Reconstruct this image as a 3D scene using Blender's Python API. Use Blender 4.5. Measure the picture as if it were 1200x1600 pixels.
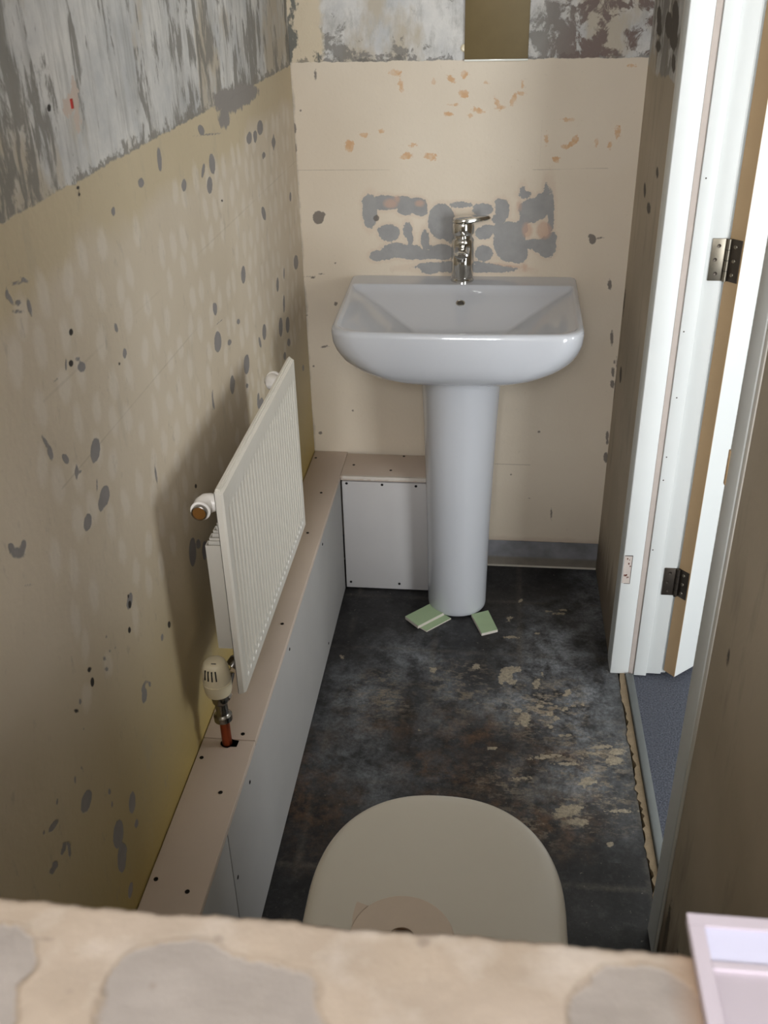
import bpy, bmesh, math, random
import numpy as np
from mathutils import Vector, Matrix
for _o in list(bpy.data.objects): bpy.data.objects.remove(_o)
sc = bpy.context.scene
rnd = random.Random(7)
# ------------------------------------------------------------------ camera
cd = bpy.data.cameras.new('camera'); cam = bpy.data.objects.new('camera', cd)
sc.collection.objects.link(cam); sc.camera = cam
RW = ((0.9938827464, -0.0351115272, -0.1047103958),      # world axes seen in camera right/up/forward
      (0.1083626531, 0.4930787390, 0.8632096458),
      (-0.0213218610, 0.8692758698, -0.4938672295))
M = Matrix(((RW[0][0], RW[0][1], -RW[0][2], 0), (RW[1][0], RW[1][1], -RW[1][2], 0), (RW[2][0], RW[2][1], -RW[2][2], 0), (0, 0, 0, 1)))
M.translation = (0, 0, 1.5)
cam.matrix_world = M
cd.sensor_fit = 'VERTICAL'; cd.sensor_height = 36; cd.lens = 1505.56 / 1600 * 36
cd.clip_start = .01
cd.dof.use_dof = True; cd.dof.focus_distance = 1.9; cd.dof.aperture_fstop = 14.0
# ------------------------------------------------------------------ light and exposure
sc.view_settings.view_transform = 'Standard'; sc.view_settings.look = 'None'
sc.view_settings.exposure = 0.0; sc.view_settings.gamma = 1; sc.view_settings.use_curve_mapping = False
wd = bpy.data.worlds.new('sky'); sc.world = wd; wd.use_nodes = True
_bg = wd.node_tree.nodes['Background']
_sky = wd.node_tree.nodes.new('ShaderNodeTexSky'); _sky.sky_type = 'NISHITA'; _sky.sun_disc = False; _sky.sun_elevation = math.radians(35)
wd.node_tree.links.new(_sky.outputs[0], _bg.inputs[0]); _bg.inputs[1].default_value = .12
def area(name, loc, direction, sx, sy, power, color):
    l = bpy.data.lights.new(name, 'AREA'); l.shape = 'RECTANGLE'; l.size = sx; l.size_y = sy; l.energy = power; l.color = color
    o = bpy.data.objects.new(name, l); sc.collection.objects.link(o); o.location = loc
    o.rotation_euler = Vector(direction).to_track_quat('-Z', 'Y').to_euler(); return o
area('hall_window_daylight', (1.74, -.44, 1.00), (-.10, 1, 0), .80, 1.6, 51, (.93, .97, 1.0))
area('side_fill', (2.56, 1.45, 1.35), (-1, 0, -.05), 1.0, 1.1, 29, (.95, .98, 1.0))  # added fill for the left wall, in place of soft hall bounce
area('rear_window_daylight', (-.05, -1.07, 1.94), (0, 1, -.30), .50, .56, 33, (.98, .98, 1.0))
LX, RX, BY, CZ = -.47, .315, 2.335, 2.35
# ------------------------------------------------------------------ materials
def srgb(r, g, b):
    f = lambda c: ((c / 255 + .055) / 1.055) ** 2.4 if c > 10 else c / 255 / 12.92
    return (f(r), f(g), f(b), 1)
def wsrgb(r, g, b, s=.66, k=1.07):
    m = (r + g + b) / 3
    return srgb(*[min(250, (m + (c - m) * s) * k) for c in (r, g, b)])
class NT:
    def __init__(s, name, rough=.7, metallic=0, spec=.5):
        s.m = bpy.data.materials.new(name); s.m.use_nodes = True; s.t = s.m.node_tree
        s.p = s.t.nodes['Principled BSDF']; s.p.inputs['Roughness'].default_value = rough
        s.p.inputs['Metallic'].default_value = metallic; s.p.inputs['Specular IOR Level'].default_value = spec
        s.tc = s.t.nodes.new('ShaderNodeTexCoord').outputs['Object']
    def N(s, ty, **k):
        n = s.t.nodes.new(ty)
        for a, b in k.items(): setattr(n, a, b)
        return n
    def put(s, sock, v):
        if hasattr(v, 'is_output'): s.t.links.new(v, sock)
        elif v is not None: sock.default_value = v
    def vec(s, sx, sy, sz, ox=0):
        n = s.N('ShaderNodeMapping'); s.put(n.inputs[0], s.tc); n.inputs['Scale'].default_value = (sx, sy, sz); n.inputs['Location'].default_value = (ox, ox * .7, ox * .3); return n.outputs[0]
    def noise(s, scale, detail=4, rough=.5, vec=None, dist=0):
        n = s.N('ShaderNodeTexNoise'); s.put(n.inputs['Vector'], vec or s.tc); n.inputs['Scale'].default_value = scale
        n.inputs['Detail'].default_value = detail; n.inputs['Roughness'].default_value = rough; n.inputs['Distortion'].default_value = dist; return n.outputs[0]
    def mr(s, v, a, b, c=0, d=1):
        n = s.N('ShaderNodeMapRange'); s.put(n.inputs[0], v)
        for i, x in enumerate((a, b, c, d)): n.inputs[1 + i].default_value = x
        return n.outputs[0]
    def op(s, o, a, b=None):
        n = s.N('ShaderNodeMath', operation=o); s.put(n.inputs[0], a)
        if b is not None: s.put(n.inputs[1], b)
        return n.outputs[0]
    def mix(s, f, a, b):
        n = s.N('ShaderNodeMix', data_type='RGBA'); s.put(n.inputs[0], f); s.put(n.inputs[6], a); s.put(n.inputs[7], b); return n.outputs[2]
    def attr(s, name): return s.N('ShaderNodeAttribute', attribute_name=name).outputs['Fac']
    def xyz(s):
        n = s.N('ShaderNodeSeparateXYZ'); s.put(n.inputs[0], s.tc); return n.outputs
    def mask(s, attr, scale=180, amp=.004, w=.0008, lo=-.0):
        v = s.op('ADD', s.attr(attr), s.op('MULTIPLY', s.op('SUBTRACT', s.noise(scale, 3, .6), .5), amp * 2))
        return s.mr(v, lo - w, lo + w)
    def col(s, c): s.put(s.p.inputs['Base Color'], c); return s
    def bump(s, h, strength=.3, dist=.002):
        n = s.N('ShaderNodeBump'); s.put(n.inputs['Height'], h); n.inputs['Strength'].default_value = strength; n.inputs['Distance'].default_value = dist
        s.t.links.new(n.outputs[0], s.p.inputs['Normal']); return s
def plain(name, c, rough=.6, metallic=0, var=.06, scale=30, bump=0, spec=.5, coat=0):
    n = NT(name, rough, metallic, spec); a = srgb(*c); b = tuple(x * (1 - var * 2) for x in a[:3]) + (1,)
    n.col(n.mix(n.noise(scale, 4, .6), a, b))
    if bump: n.bump(n.noise(scale * 6, 4), .4, bump)
    if coat: n.p.inputs['Coat Weight'].default_value = coat
    return n.m
def stripped(n, streak, bias=None):
    """bare band above the old tiles: torn white skim over olive grey render"""
    v = n.vec(*streak); big = n.noise(3.0, 3, .5, n.vec(1, 1, 1, 3.3))
    t = n.op('ADD', n.noise(1, 7, .68, v, .35), n.op('MULTIPLY', n.op('SUBTRACT', big, .5), .75))
    if bias is not None: t = n.op('ADD', t, bias)
    f = n.mr(t, .515, .575)
    white = n.mix(n.mr(n.noise(11, 5, .65), .35, .65), wsrgb(166, 166, 164), wsrgb(194, 190, 182))
    white = n.mix(n.mr(n.noise(1, 5, .7, n.vec(streak[0] * 1.6, streak[1] * 1.6, streak[2] * .7, 4)), .48, .66, 0, .6), white, wsrgb(138, 134, 126))
    olive = n.mix(n.noise(14, 4), wsrgb(100, 95, 84), wsrgb(128, 123, 114))
    pale = n.mix(n.mr(n.noise(7, 5, .6, n.vec(1, 1, .5, 9)), .52, .6), white, wsrgb(170, 156, 132))
    return n.mix(n.op('MULTIPLY', f, .88), pale, olive), f
def wall_left_mat():
    n = NT('left_wall_paste', .62); x, y, z = n.xyz()
    nz = n.noise(2.2, 4, .6)
    base = n.mix(n.mr(nz, .35, .65), wsrgb(196, 178, 150), wsrgb(186, 167, 137))
    base = n.mix(n.mr(z, .85, .35), base, srgb(160, 139, 80))                      # yellower lower down: dim bounced light put into the colour
    band = n.mr(n.op('ADD', z, n.op('MULTIPLY', n.op('SUBTRACT', n.noise(5, 3), .5), .16)), 1.20, 1.235)
    base = n.mix(n.op('MULTIPLY', band, .8), base, wsrgb(184, 162, 118))
    base = n.mix(n.op('MULTIPLY', n.mask('pale', 60, .007, .004), .40), base, wsrgb(206, 194, 178))
    base = n.mix(n.mr(n.noise(25, 4, .6, n.vec(1, 1, .35)), .60, .75, 0, .3), base, wsrgb(150, 140, 118))
    base = n.mix(n.op('MULTIPLY', n.mask('seam', 60, .001, .001), n.mr(n.noise(5, 3), .4, .6, .05, .32)), base, wsrgb(120, 104, 78))
    base = n.mix(n.mr(n.noise(48, 5, .7, n.vec(1, 1, .5, 6)), .60, .72, 0, .35), base, wsrgb(132, 122, 108))
    grey = n.mix(n.noise(60, 3), wsrgb(116, 110, 107), wsrgb(132, 126, 122))
    pm = n.mask('peel', 160, .0022, .0007)
    base = n.mix(pm, base, grey)
    top, tf = stripped(n, (26, 34, 10))
    line = n.op('SUBTRACT', z, n.op('ADD', n.op('MULTIPLY', y, .0104), 1.2838))
    um = n.mr(n.op('ADD', line, n.op('MULTIPLY', n.op('SUBTRACT', n.noise(45, 4, .6), .5), .012)), -.001, .001)
    rim = n.mr(n.op('ADD', line, n.op('MULTIPLY', n.op('SUBTRACT', n.noise(26, 5, .7), .5), .10)), .010, .004)
    top = n.mix(n.op('MULTIPLY', rim, .85), top, wsrgb(118, 112, 100))
    base = n.mix(um, base, top)
    base = n.mix(n.mask('grey', 60, .012, .002), base, wsrgb(128, 121, 114))
    base = n.mix(n.mask('red', 90, .016, .0006), base, wsrgb(182, 160, 142))
    base = n.mix(n.mask('hole', 200, .0008, .0006), base, wsrgb(34, 24, 16))
    n.col(base)
    h = n.op('SUBTRACT', n.op('ADD', n.noise(90, 4), n.op('MULTIPLY', n.noise(9, 3), 1.2)), n.op('ADD', n.op('MULTIPLY', pm, 1.0), n.op('MULTIPLY', n.op('MULTIPLY', tf, um), 1.2)))
    return n.bump(h, .35, .0015).m
def wall_back_mat():
    n = NT('back_wall_plaster', .55); x, y, z = n.xyz()
    base = n.mix(n.mr(n.noise(2.5, 4), .35, .65), wsrgb(204, 187, 161), wsrgb(197, 178, 150))
    base = n.mix(n.mr(n.noise(140, 3), .66, .8, 0, .3), base, wsrgb(170, 150, 120))
    base = n.mix(n.mr(n.noise(26, 5, .7), .66, .74, 0, .25), base, wsrgb(160, 146, 124))
    base = n.mix(n.op('MULTIPLY', n.mask('orange', 140, .007, .0012), n.mr(n.noise(60, 4), .35, .6, .35, .75)), base, srgb(190, 140, 84))
    edge = n.mask('peel', 140, .003, .003, -.008)
    base = n.mix(n.op('MULTIPLY', edge, .35), base, wsrgb(190, 158, 130))
    pm = n.mask('peel', 140, .005, .0006, -.0022)
    grey = n.mix(n.noise(40, 4), wsrgb(122, 121, 120), wsrgb(146, 144, 140))
    base = n.mix(pm, base, grey)
    base = n.mix(n.op('MULTIPLY', n.mask('orange2', 120, .003, .003), .65), base, wsrgb(190, 140, 110))
    base = n.mix(n.op('MULTIPLY', n.mask('dark', 200, .003, .0008), .85), base, wsrgb(92, 82, 74))
    base = n.mix(n.op('MULTIPLY', n.mask('seam', 200, .0006, .0006), .45), base, wsrgb(120, 104, 84))
    base = n.mix(n.mr(n.op('ADD', x, n.op('MULTIPLY', n.noise(22, 4, .6), .02)), -.455, -.463, 0, .8), base, wsrgb(130, 118, 98))
    right = n.mr(n.op('ADD', x, n.op('MULTIPLY', n.noise(9, 3), .1)), .08, .16, 0, .035)
    mid = n.op('MULTIPLY', n.mr(x, -.22, -.12), n.mr(x, -.02, -.06))
    low = n.mr(z, 1.40, 1.33, 0, .05)
    top, tf = stripped(n, (22, 22, 20), n.op('ADD', n.op('ADD', right, n.op('MULTIPLY', mid, .09)), n.op('ADD', low, -.02)))
    um = n.mr(n.op('ADD', z, n.op('MULTIPLY', n.op('SUBTRACT', n.noise(30, 4, .6), .5), .012)), 1.313, 1.315)
    left = n.mr(n.op('ADD', x, n.op('MULTIPLY', n.noise(18, 4, .6), .05)), -.365, -.378)
    ff = n.mr(n.noise(20, 5, .6, n.vec(1, 1, .6, 5)), .56, .60)
    top = n.mix(left, top, n.mix(ff, wsrgb(196, 176, 140), wsrgb(98, 96, 84)))
    rim = n.mr(n.op('ADD', z, n.op('MULTIPLY', n.op('SUBTRACT', n.noise(22, 5, .7, n.vec(1, 1, 1, 7)), .5), .10)), 1.319, 1.315)
    top = n.mix(n.op('MULTIPLY', rim, .7), top, wsrgb(92, 86, 78))
    rust = n.mr(n.op('ADD', x, n.op('MULTIPLY', n.noise(14, 3), .12)), .14, .24)
    top = n.mix(n.op('MULTIPLY', n.op('MULTIPLY', rust, tf), .8), top, wsrgb(104, 72, 60))
    base = n.mix(um, base, top)
    # raw cement left where the skirting was
    sm = n.mr(n.op('ADD', z, n.op('MULTIPLY', n.op('SUBTRACT', n.noise(35, 4, .6), .5), .012)), .086, .083)
    cem = n.mix(n.mr(n.noise(18, 5), .35, .65), wsrgb(128, 128, 134), wsrgb(104, 104, 106))
    cem = n.mix(n.mr(z, .030, .022), cem, n.mix(n.noise(30, 4), wsrgb(96, 86, 74), wsrgb(128, 118, 102)))
    pinkish = n.mr(n.op('ADD', z, n.op('MULTIPLY', n.noise(25, 4), .02)), .112, .100)
    base = n.mix(n.op('MULTIPLY', pinkish, .35), base, wsrgb(168, 132, 108))
    base = n.mix(sm, base, cem)
    n.col(base)
    h = n.op('SUBTRACT', n.op('ADD', n.noise(110, 4), n.noise(12, 3)), n.op('ADD', n.op('MULTIPLY', pm, 1.2), n.op('MULTIPLY', n.op('MULTIPLY', tf, um), 1.2)))
    return n.bump(h, .3, .0014).m
def wall_right_mat():
    n = NT('right_wall_paste', .7); x, y, z = n.xyz()
    base = n.mix(n.mr(n.noise(4, 4), .35, .65), wsrgb(176, 158, 130), wsrgb(162, 144, 116))
    base = n.mix(n.mr(n.noise(20, 5, .6, n.vec(1, 1, .25)), .56, .72, 0, .4), base, wsrgb(118, 104, 84))
    base = n.mix(n.mr(n.op('ADD', z, n.op('MULTIPLY', n.noise(9, 4), .06)), 1.33, 1.335), base, stripped(n, (20, 30, 12))[0])
    base = n.mix(n.mask('dark', 120, .006, .002), base, wsrgb(78, 68, 56))
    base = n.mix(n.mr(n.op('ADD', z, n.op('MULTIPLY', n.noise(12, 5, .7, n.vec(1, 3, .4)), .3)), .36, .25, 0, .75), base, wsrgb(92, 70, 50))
    n.col(base); return n.bump(n.noise(70, 4), .35, .0015).m
def floor_mat():
    n = NT('bitumen_floor', .42, spec=.4); x, y, z = n.xyz()
    a = n.mr(n.noise(6, 8, .78), .38, .64)
    base = n.mix(a, srgb(16, 16, 17), srgb(54, 53, 54))
    base = n.mix(n.mr(n.noise(45, 5, .7), .52, .8, 0, .35), base, srgb(100, 98, 96))
    base = n.mix(n.op('MULTIPLY', n.mask('brown', 14, .06, .06), n.mr(n.noise(26, 6, .75), .44, .60, 0, .85)), base, srgb(112, 84, 60))
    base = n.mix(n.op('MULTIPLY', n.mask('dust', 9, .09, .08, .015), n.mr(n.noise(22, 6, .72, n.vec(1, 1, 1, 2)), .38, .62, .10, .95)), base, srgb(146, 150, 155))
    base = n.mix(n.op('MULTIPLY', n.mask('seam', 60, .007, .005), n.mr(n.noise(7, 5, .7), .42, .62, .0, .42)), base, srgb(112, 104, 94))
    scr = n.op('MULTIPLY', n.mask('scrape', 10, .05, .06), n.mr(n.noise(1, 6, .75, n.vec(38, 70, 1, 5)), .50, .57, 0, .85))
    base = n.mix(scr, base, n.mix(n.noise(12, 3), srgb(168, 160, 146), srgb(132, 112, 86)))
    chip = n.mask('chip', 110, .010, .001)
    base = n.mix(n.op('MULTIPLY', chip, .8), base, n.mix(n.noise(25, 3), srgb(184, 172, 148), srgb(150, 138, 120)))
    sp = n.mr(n.noise(85, 4, .65, n.vec(1, 1, 1, 4)), .665, .69, 0, .7)
    base = n.mix(sp, base, srgb(128, 122, 112))
    base = n.mix(n.mr(n.noise(130, 4, .75), .40, .62, .42, 0), base, srgb(22, 21, 21))
    n.col(base); n.put(n.p.inputs['Roughness'], n.mr(n.noise(9, 5, .7), .3, .7, .30, .62))
    return n.bump(n.op('ADD', n.noise(50, 5), n.op('MULTIPLY', chip, .6)), .25, .002).m
def sill_mat():
    n = NT('ledge_plaster', .7)
    base = n.mix(n.mr(n.noise(9, 4), .35, .65), wsrgb(174, 153, 133), wsrgb(168, 145, 120))
    base = n.mix(n.mr(n.noise(45, 4), .5, .72, 0, .5), base, wsrgb(194, 180, 166))
    ring = n.mask('patch', 45, .006, .0012, -.0014)
    pm = n.mask('patch', 45, .006, .0012)
    base = n.mix(n.op('MULTIPLY', ring, n.mr(n.noise(20, 3), .3, .6, .3, .8)), base, wsrgb(132, 108, 80))
    base = n.mix(pm, base, n.mix(n.noise(40, 5), wsrgb(142, 130, 121), wsrgb(160, 147, 136)))
    base = n.mix(n.op('MULTIPLY', n.mask('dark', 120, .001, .001), .6), base, wsrgb(130, 112, 96))
    x, y, z = n.xyz()
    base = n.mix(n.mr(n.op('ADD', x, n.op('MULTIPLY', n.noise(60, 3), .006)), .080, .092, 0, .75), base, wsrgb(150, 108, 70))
    n.col(base)
    return n.bump(n.op('SUBTRACT', n.noise(120, 5), n.op('MULTIPLY', pm, 1.0)), .5, .001).m
MAT = {}
MAT['wall_left'] = wall_left_mat(); MAT['wall_back'] = wall_back_mat(); MAT['wall_right'] = wall_right_mat()
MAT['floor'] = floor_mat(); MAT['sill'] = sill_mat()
MAT['ceiling'] = plain('ceiling_paint', (226, 222, 214)); MAT['hall_wall'] = plain('hall_paint', (222, 216, 204))
MAT['ceramic'] = plain('white_glazed_ceramic', (190, 192, 197), .08, 0, .005, spec=.5, coat=.3)
MAT['ceramic_unit'] = plain('toilet_ceramic', (216, 213, 204), .15, 0, .005, coat=.2)
MAT['lid'] = plain('lid_plastic', (226, 221, 210), .28, 0, .01)
MAT['chrome'] = plain('chrome', (205, 203, 198), .07, 1, .02)
MAT['chrome_dull'] = plain('dull_nickel', (150, 146, 140), .25, 1, .1)
MAT['copper'] = plain('copper_pipe', (176, 92, 62), .35, 1, .12)
MAT['brass'] = plain('brass_cap', (190, 140, 84), .25, .9, .05)
MAT['radiator'] = plain('radiator_enamel', (214, 209, 198), .35, 0, .01)
MAT['fitting'] = plain('white_fitting_enamel', (232, 228, 222), .25, 0, .01)
MAT['valve_plastic'] = plain('cream_valve_plastic', (228, 216, 186), .35, 0, .02)
MAT['dark'] = plain('dark_slot', (22, 20, 18), .8)
MAT['board_top'] = plain('plasterboard_buff_paper', (200, 184, 170), .8, 0, .05, 12, .0004)
MAT['board_front'] = plain('plasterboard_grey_paper', (170, 168, 166), .8, 0, .05, 9, .0004)
MAT['board_rear'] = plain('plasterboard_rear_paper', (196, 193, 192), .8, 0, .06, 7, .0004)
MAT['board_core'] = plain('gypsum_core', (214, 206, 196), .9, 0, .08, 60, .0006)
MAT['screw'] = plain('black_screw', (24, 22, 22), .45, .6)
MAT['white_paint'] = plain('white_gloss_paint', (224, 227, 226), .42, 0, .02, 8)
MAT['white_paint_old'] = plain('old_white_paint', (226, 222, 214), .45, 0, .05, 20)
MAT['filler'] = plain('pink_filler', (204, 192, 184), .8, 0, .1, 30)
MAT['door_wood'] = plain('bare_door_edge_wood', (190, 160, 122), .6, 0, .08, 12)
MAT['raw_wood'] = plain('splintered_wood', (150, 132, 106), .8, 0, .22, 60, .002)
MAT['rust'] = plain('red_brown_primer', (120, 62, 44), .8, 0, .3, 300)
MAT['steel'] = plain('steel_hinge', (150, 142, 128), .38, .9, .15, 80)
MAT['steel_dark'] = plain('dull_steel_hinge', (92, 84, 76), .45, .8, .15, 80)
MAT['alu'] = plain('grey_metal_strip', (122, 126, 126), .45, .6, .08, 30)
MAT['mirror_reflection'] = plain('painted_mirror_reflection', (120, 104, 70), .45, .3, .12, 25)  # olive brown of the reflected dark room put into the base colour
MAT['glass_edge'] = plain('pale_glass_edge', (235, 236, 228), .12, 0, .01)
MAT['green_board'] = plain('green_moisture_board', (168, 190, 152), .8, 0, .06, 40)
MAT['paper_roll'] = plain('toilet_paper', (224, 208, 192), .9, 0, .03, 60)
MAT['card'] = plain('cardboard_tube', (120, 92, 68), .9)
MAT['plastic_tray'] = plain('mauve_white_plastic', (206, 196, 206), .4, 0, .02)
MAT['plastic_inset'] = plain('pale_lavender_plastic', (222, 222, 246), .25, 0, .01)
def carpet_mat():
    n = NT('blue_grey_carpet', .95); c = n.mix(n.mr(n.noise(260, 3, .7), .3, .7), srgb(48, 51, 60), srgb(98, 102, 114))
    n.col(c); return n.bump(n.noise(300, 3), .8, .004).m
MAT['carpet'] = carpet_mat()
g = NT('window_glass', .02); g.p.inputs['Transmission Weight'].default_value = 1; g.col(srgb(245, 250, 250)); MAT['glass'] = g.m
# ------------------------------------------------------------------ mesh helpers
ORG = {}
def link(name, me, mat, parent=None):
    o = bpy.data.objects.new(name, me); sc.collection.objects.link(o)
    if mat is not None and not me.materials: me.materials.append(MAT[mat])
    if parent is not None:
        org = ORG[parent.name]; o.parent = parent; ORG[o.name] = org
        me.transform(Matrix.Translation(-Vector(org)))
    else: ORG[o.name] = (0, 0, 0)
    return o
def root(name, loc, label=None, cat=None, group=None, kind=None):
    o = bpy.data.objects.new(name, None); sc.collection.objects.link(o); o.location = loc; ORG[o.name] = tuple(loc); o.empty_display_size = .05
    return tag(o, label, cat, group, kind)
def tag(o, label=None, cat=None, group=None, kind=None):
    for k, v in (('label', label), ('category', cat), ('group', group), ('kind', kind)):
        if v: o[k] = v
    return o
def smooth(me, ang=40):
    me.polygons.foreach_set('use_smooth', [True] * len(me.polygons)); 
    bm = bmesh.new(); bm.from_mesh(me)
    for e in bm.edges:
        if len(e.link_faces) == 2 and e.calc_face_angle(0) > math.radians(ang): e.smooth = False
    bm.to_mesh(me); bm.free()
def finish(bm, name, mat, parent, sm=True, ang=40):
    bmesh.ops.recalc_face_normals(bm, faces=bm.faces)
    me = bpy.data.meshes.new(name); bm.to_mesh(me); bm.free()
    if sm: smooth(me, ang)
    return link(name, me, mat, parent)
def bm_box(bm, lo, hi, mtx=None):
    vs = [bm.verts.new((x, y, z)) for x in (lo[0], hi[0]) for y in (lo[1], hi[1]) for z in (lo[2], hi[2])]
    for f in ((0, 1, 3, 2), (4, 6, 7, 5), (0, 4, 5, 1), (2, 3, 7, 6), (0, 2, 6, 4), (1, 5, 7, 3)): bm.faces.new([vs[i] for i in f])
    if mtx is not None: bmesh.ops.transform(bm, matrix=mtx, verts=vs)
    return vs
def box(name, lo, hi, mat, parent=None, bev=.0, mtx=None, seg=2):
    bm = bmesh.new(); bm_box(bm, lo, hi)
    if bev: bmesh.ops.bevel(bm, geom=bm.edges[:], offset=bev, segments=seg, affect='EDGES', profile=.5)
    if mtx is not None: bmesh.ops.transform(bm, matrix=mtx, verts=bm.verts[:])
    return finish(bm, name, mat, parent, bool(bev), 50)
def frame_to(axis):
    return Vector(axis).normalized().to_track_quat('Z', 'Y').to_matrix().to_4x4()
def bm_lathe(bm, prof, loc=(0, 0, 0), axis=(0, 0, 1), n=32, sy=1):
    """prof: list of (radius, height); closed with caps"""
    m = Matrix.Translation(loc) @ frame_to(axis); rings = []
    for r, h in prof:
        rings.append([bm.verts.new(m @ Vector((r * math.cos(2 * math.pi * i / n), sy * r * math.sin(2 * math.pi * i / n), h))) for i in range(n)])
    for a, b in zip(rings, rings[1:]):
        for i in range(n): bm.faces.new((a[i], a[(i + 1) % n], b[(i + 1) % n], b[i]))
    if prof[0] != prof[-1]: bm.faces.new(rings[0][::-1]); bm.faces.new(rings[-1])
    return rings
def lathe(name, prof, loc, mat, parent=None, axis=(0, 0, 1), n=32, ang=35):
    bm = bmesh.new(); bm_lathe(bm, prof, loc, axis, n); return finish(bm, name, mat, parent, True, ang)
def tube(name, pts, r, mat, parent=None, n=16):
    bm = bmesh.new(); pts = [Vector(p) for p in pts]; rings = []
    rs = r if isinstance(r, (list, tuple)) else [r] * len(pts); up = None
    for i, p in enumerate(pts):
        d = (pts[min(i + 1, len(pts) - 1)] - pts[max(i - 1, 0)]).normalized()
        if up is None: up = d.orthogonal().normalized()
        up = (up - d * up.dot(d)).normalized(); s = d.cross(up)
        rings.append([bm.verts.new(p + rs[i] * (math.cos(2 * math.pi * k / n) * up + math.sin(2 * math.pi * k / n) * s)) for k in range(n)])
    for a, b in zip(rings, rings[1:]):
        for i in range(n): bm.faces.new((a[i], a[(i + 1) % n], b[(i + 1) % n], b[i]))
    bm.faces.new(rings[0][::-1]); bm.faces.new(rings[-1]); return finish(bm, name, mat, parent)
def loft(name, rings, mat, parent=None, caps=(True, True), ang=30):
    bm = bmesh.new(); R = [[bm.verts.new(p) for p in r] for r in rings]; n = len(R[0])
    for a, b in zip(R, R[1:]):
        for i in range(n): bm.faces.new((a[i], a[(i + 1) % n], b[(i + 1) % n], b[i]))
    if caps[0]: bm.faces.new(R[0][::-1])
    if caps[1]: bm.faces.new(R[-1])
    return finish(bm, name, mat, parent, True, ang)
def prism(name, poly, z0, z1, mat, parent=None, bev=0, mtx=None):
    bm = bmesh.new(); lo = [bm.verts.new((x, y, z0)) for x, y in poly]; hi = [bm.verts.new((x, y, z1)) for x, y in poly]; n = len(poly)
    for i in range(n): bm.faces.new((lo[i], lo[(i + 1) % n], hi[(i + 1) % n], hi[i]))
    bm.faces.new(lo[::-1]); bm.faces.new(hi)
    if bev: bmesh.ops.bevel(bm, geom=bm.edges[:], offset=bev, segments=2, affect='EDGES')
    if mtx is not None: bmesh.ops.transform(bm, matrix=mtx, verts=bm.verts[:])
    return finish(bm, name, mat, parent, bool(bev), 50)
# surface grids that carry signed distance fields of the peeled patches
def axis_lines(lo, a, b, hi, fine, coarse):
    out = [np.linspace(lo, a, max(2, int((a - lo) / coarse) + 1))[:-1]] if a > lo else []
    out.append(np.linspace(a, b, int((b - a) / fine) + 1))
    if hi > b: out.append(np.linspace(b, hi, max(2, int((hi - b) / coarse) + 1))[1:])
    return np.concatenate(out)
def sdf(A, B, shapes, floor=-.05):
    r = np.full(A.shape, floor, np.float32)
    for ca, cb, ua, ub, va, vb in shapes:
        det = ua * vb - ub * va
        if abs(det) < 1e-10: continue
        m = min(math.hypot(ua, ub), math.hypot(va, vb)); ext = max(math.hypot(ua, ub), math.hypot(va, vb)) * 3 + .02
        s = np.nonzero((np.abs(A - ca) < ext) & (np.abs(B - cb) < ext))[0]
        da = A[s] - ca; db = B[s] - cb
        p = (da * vb - db * va) / det; q = (db * ua - da * ub) / det
        r[s] = np.maximum(r[s], (1 - np.sqrt(p * p + q * q)) * m)
    return r
def segd(A, B, segs):
    r = np.full(A.shape, -.05, np.float32)
    for a0, b0, a1, b1, w in segs:
        dx, dy = a1 - a0, b1 - b0; L = dx * dx + dy * dy
        t = np.clip(((A - a0) * dx + (B - b0) * dy) / L, 0, 1)
        r = np.maximum(r, w - np.hypot(A - a0 - t * dx, B - b0 - t * dy))
    return r
def grid(name, la, lb, place, mat, fields, parent=None, holes=None, disp=None, back=.05):
    """slab with a fine gridded face: la x lb lines, place(A, B) -> xyz"""
    A, B = np.meshgrid(la, lb, indexing='ij'); na, nb = A.shape; A = A.ravel(); B = B.ravel()
    co = np.stack(place(A, B), 1)
    if disp is not None: co = co + disp(A, B)
    I = np.arange(na * nb).reshape(na, nb)
    q = np.stack([I[:-1, :-1], I[1:, :-1], I[1:, 1:], I[:-1, 1:]], -1).reshape(-1, 4)
    me = bpy.data.meshes.new(name); me.vertices.add(len(co)); me.vertices.foreach_set('co', co.ravel().astype(np.float32))
    me.loops.add(q.size); me.loops.foreach_set('vertex_index', q.ravel().astype(np.int32))
    me.polygons.add(len(q)); me.polygons.foreach_set('loop_start', np.arange(0, q.size, 4, dtype=np.int32)); me.polygons.foreach_set('loop_total', np.full(len(q), 4, np.int32))
    me.update(calc_edges=True)
    for k, fn in fields.items():
        at = me.attributes.new(k, 'FLOAT', 'POINT'); at.data.foreach_set('value', fn(A, B).astype(np.float32))
    o = link(name, me, mat, parent); return o
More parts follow.
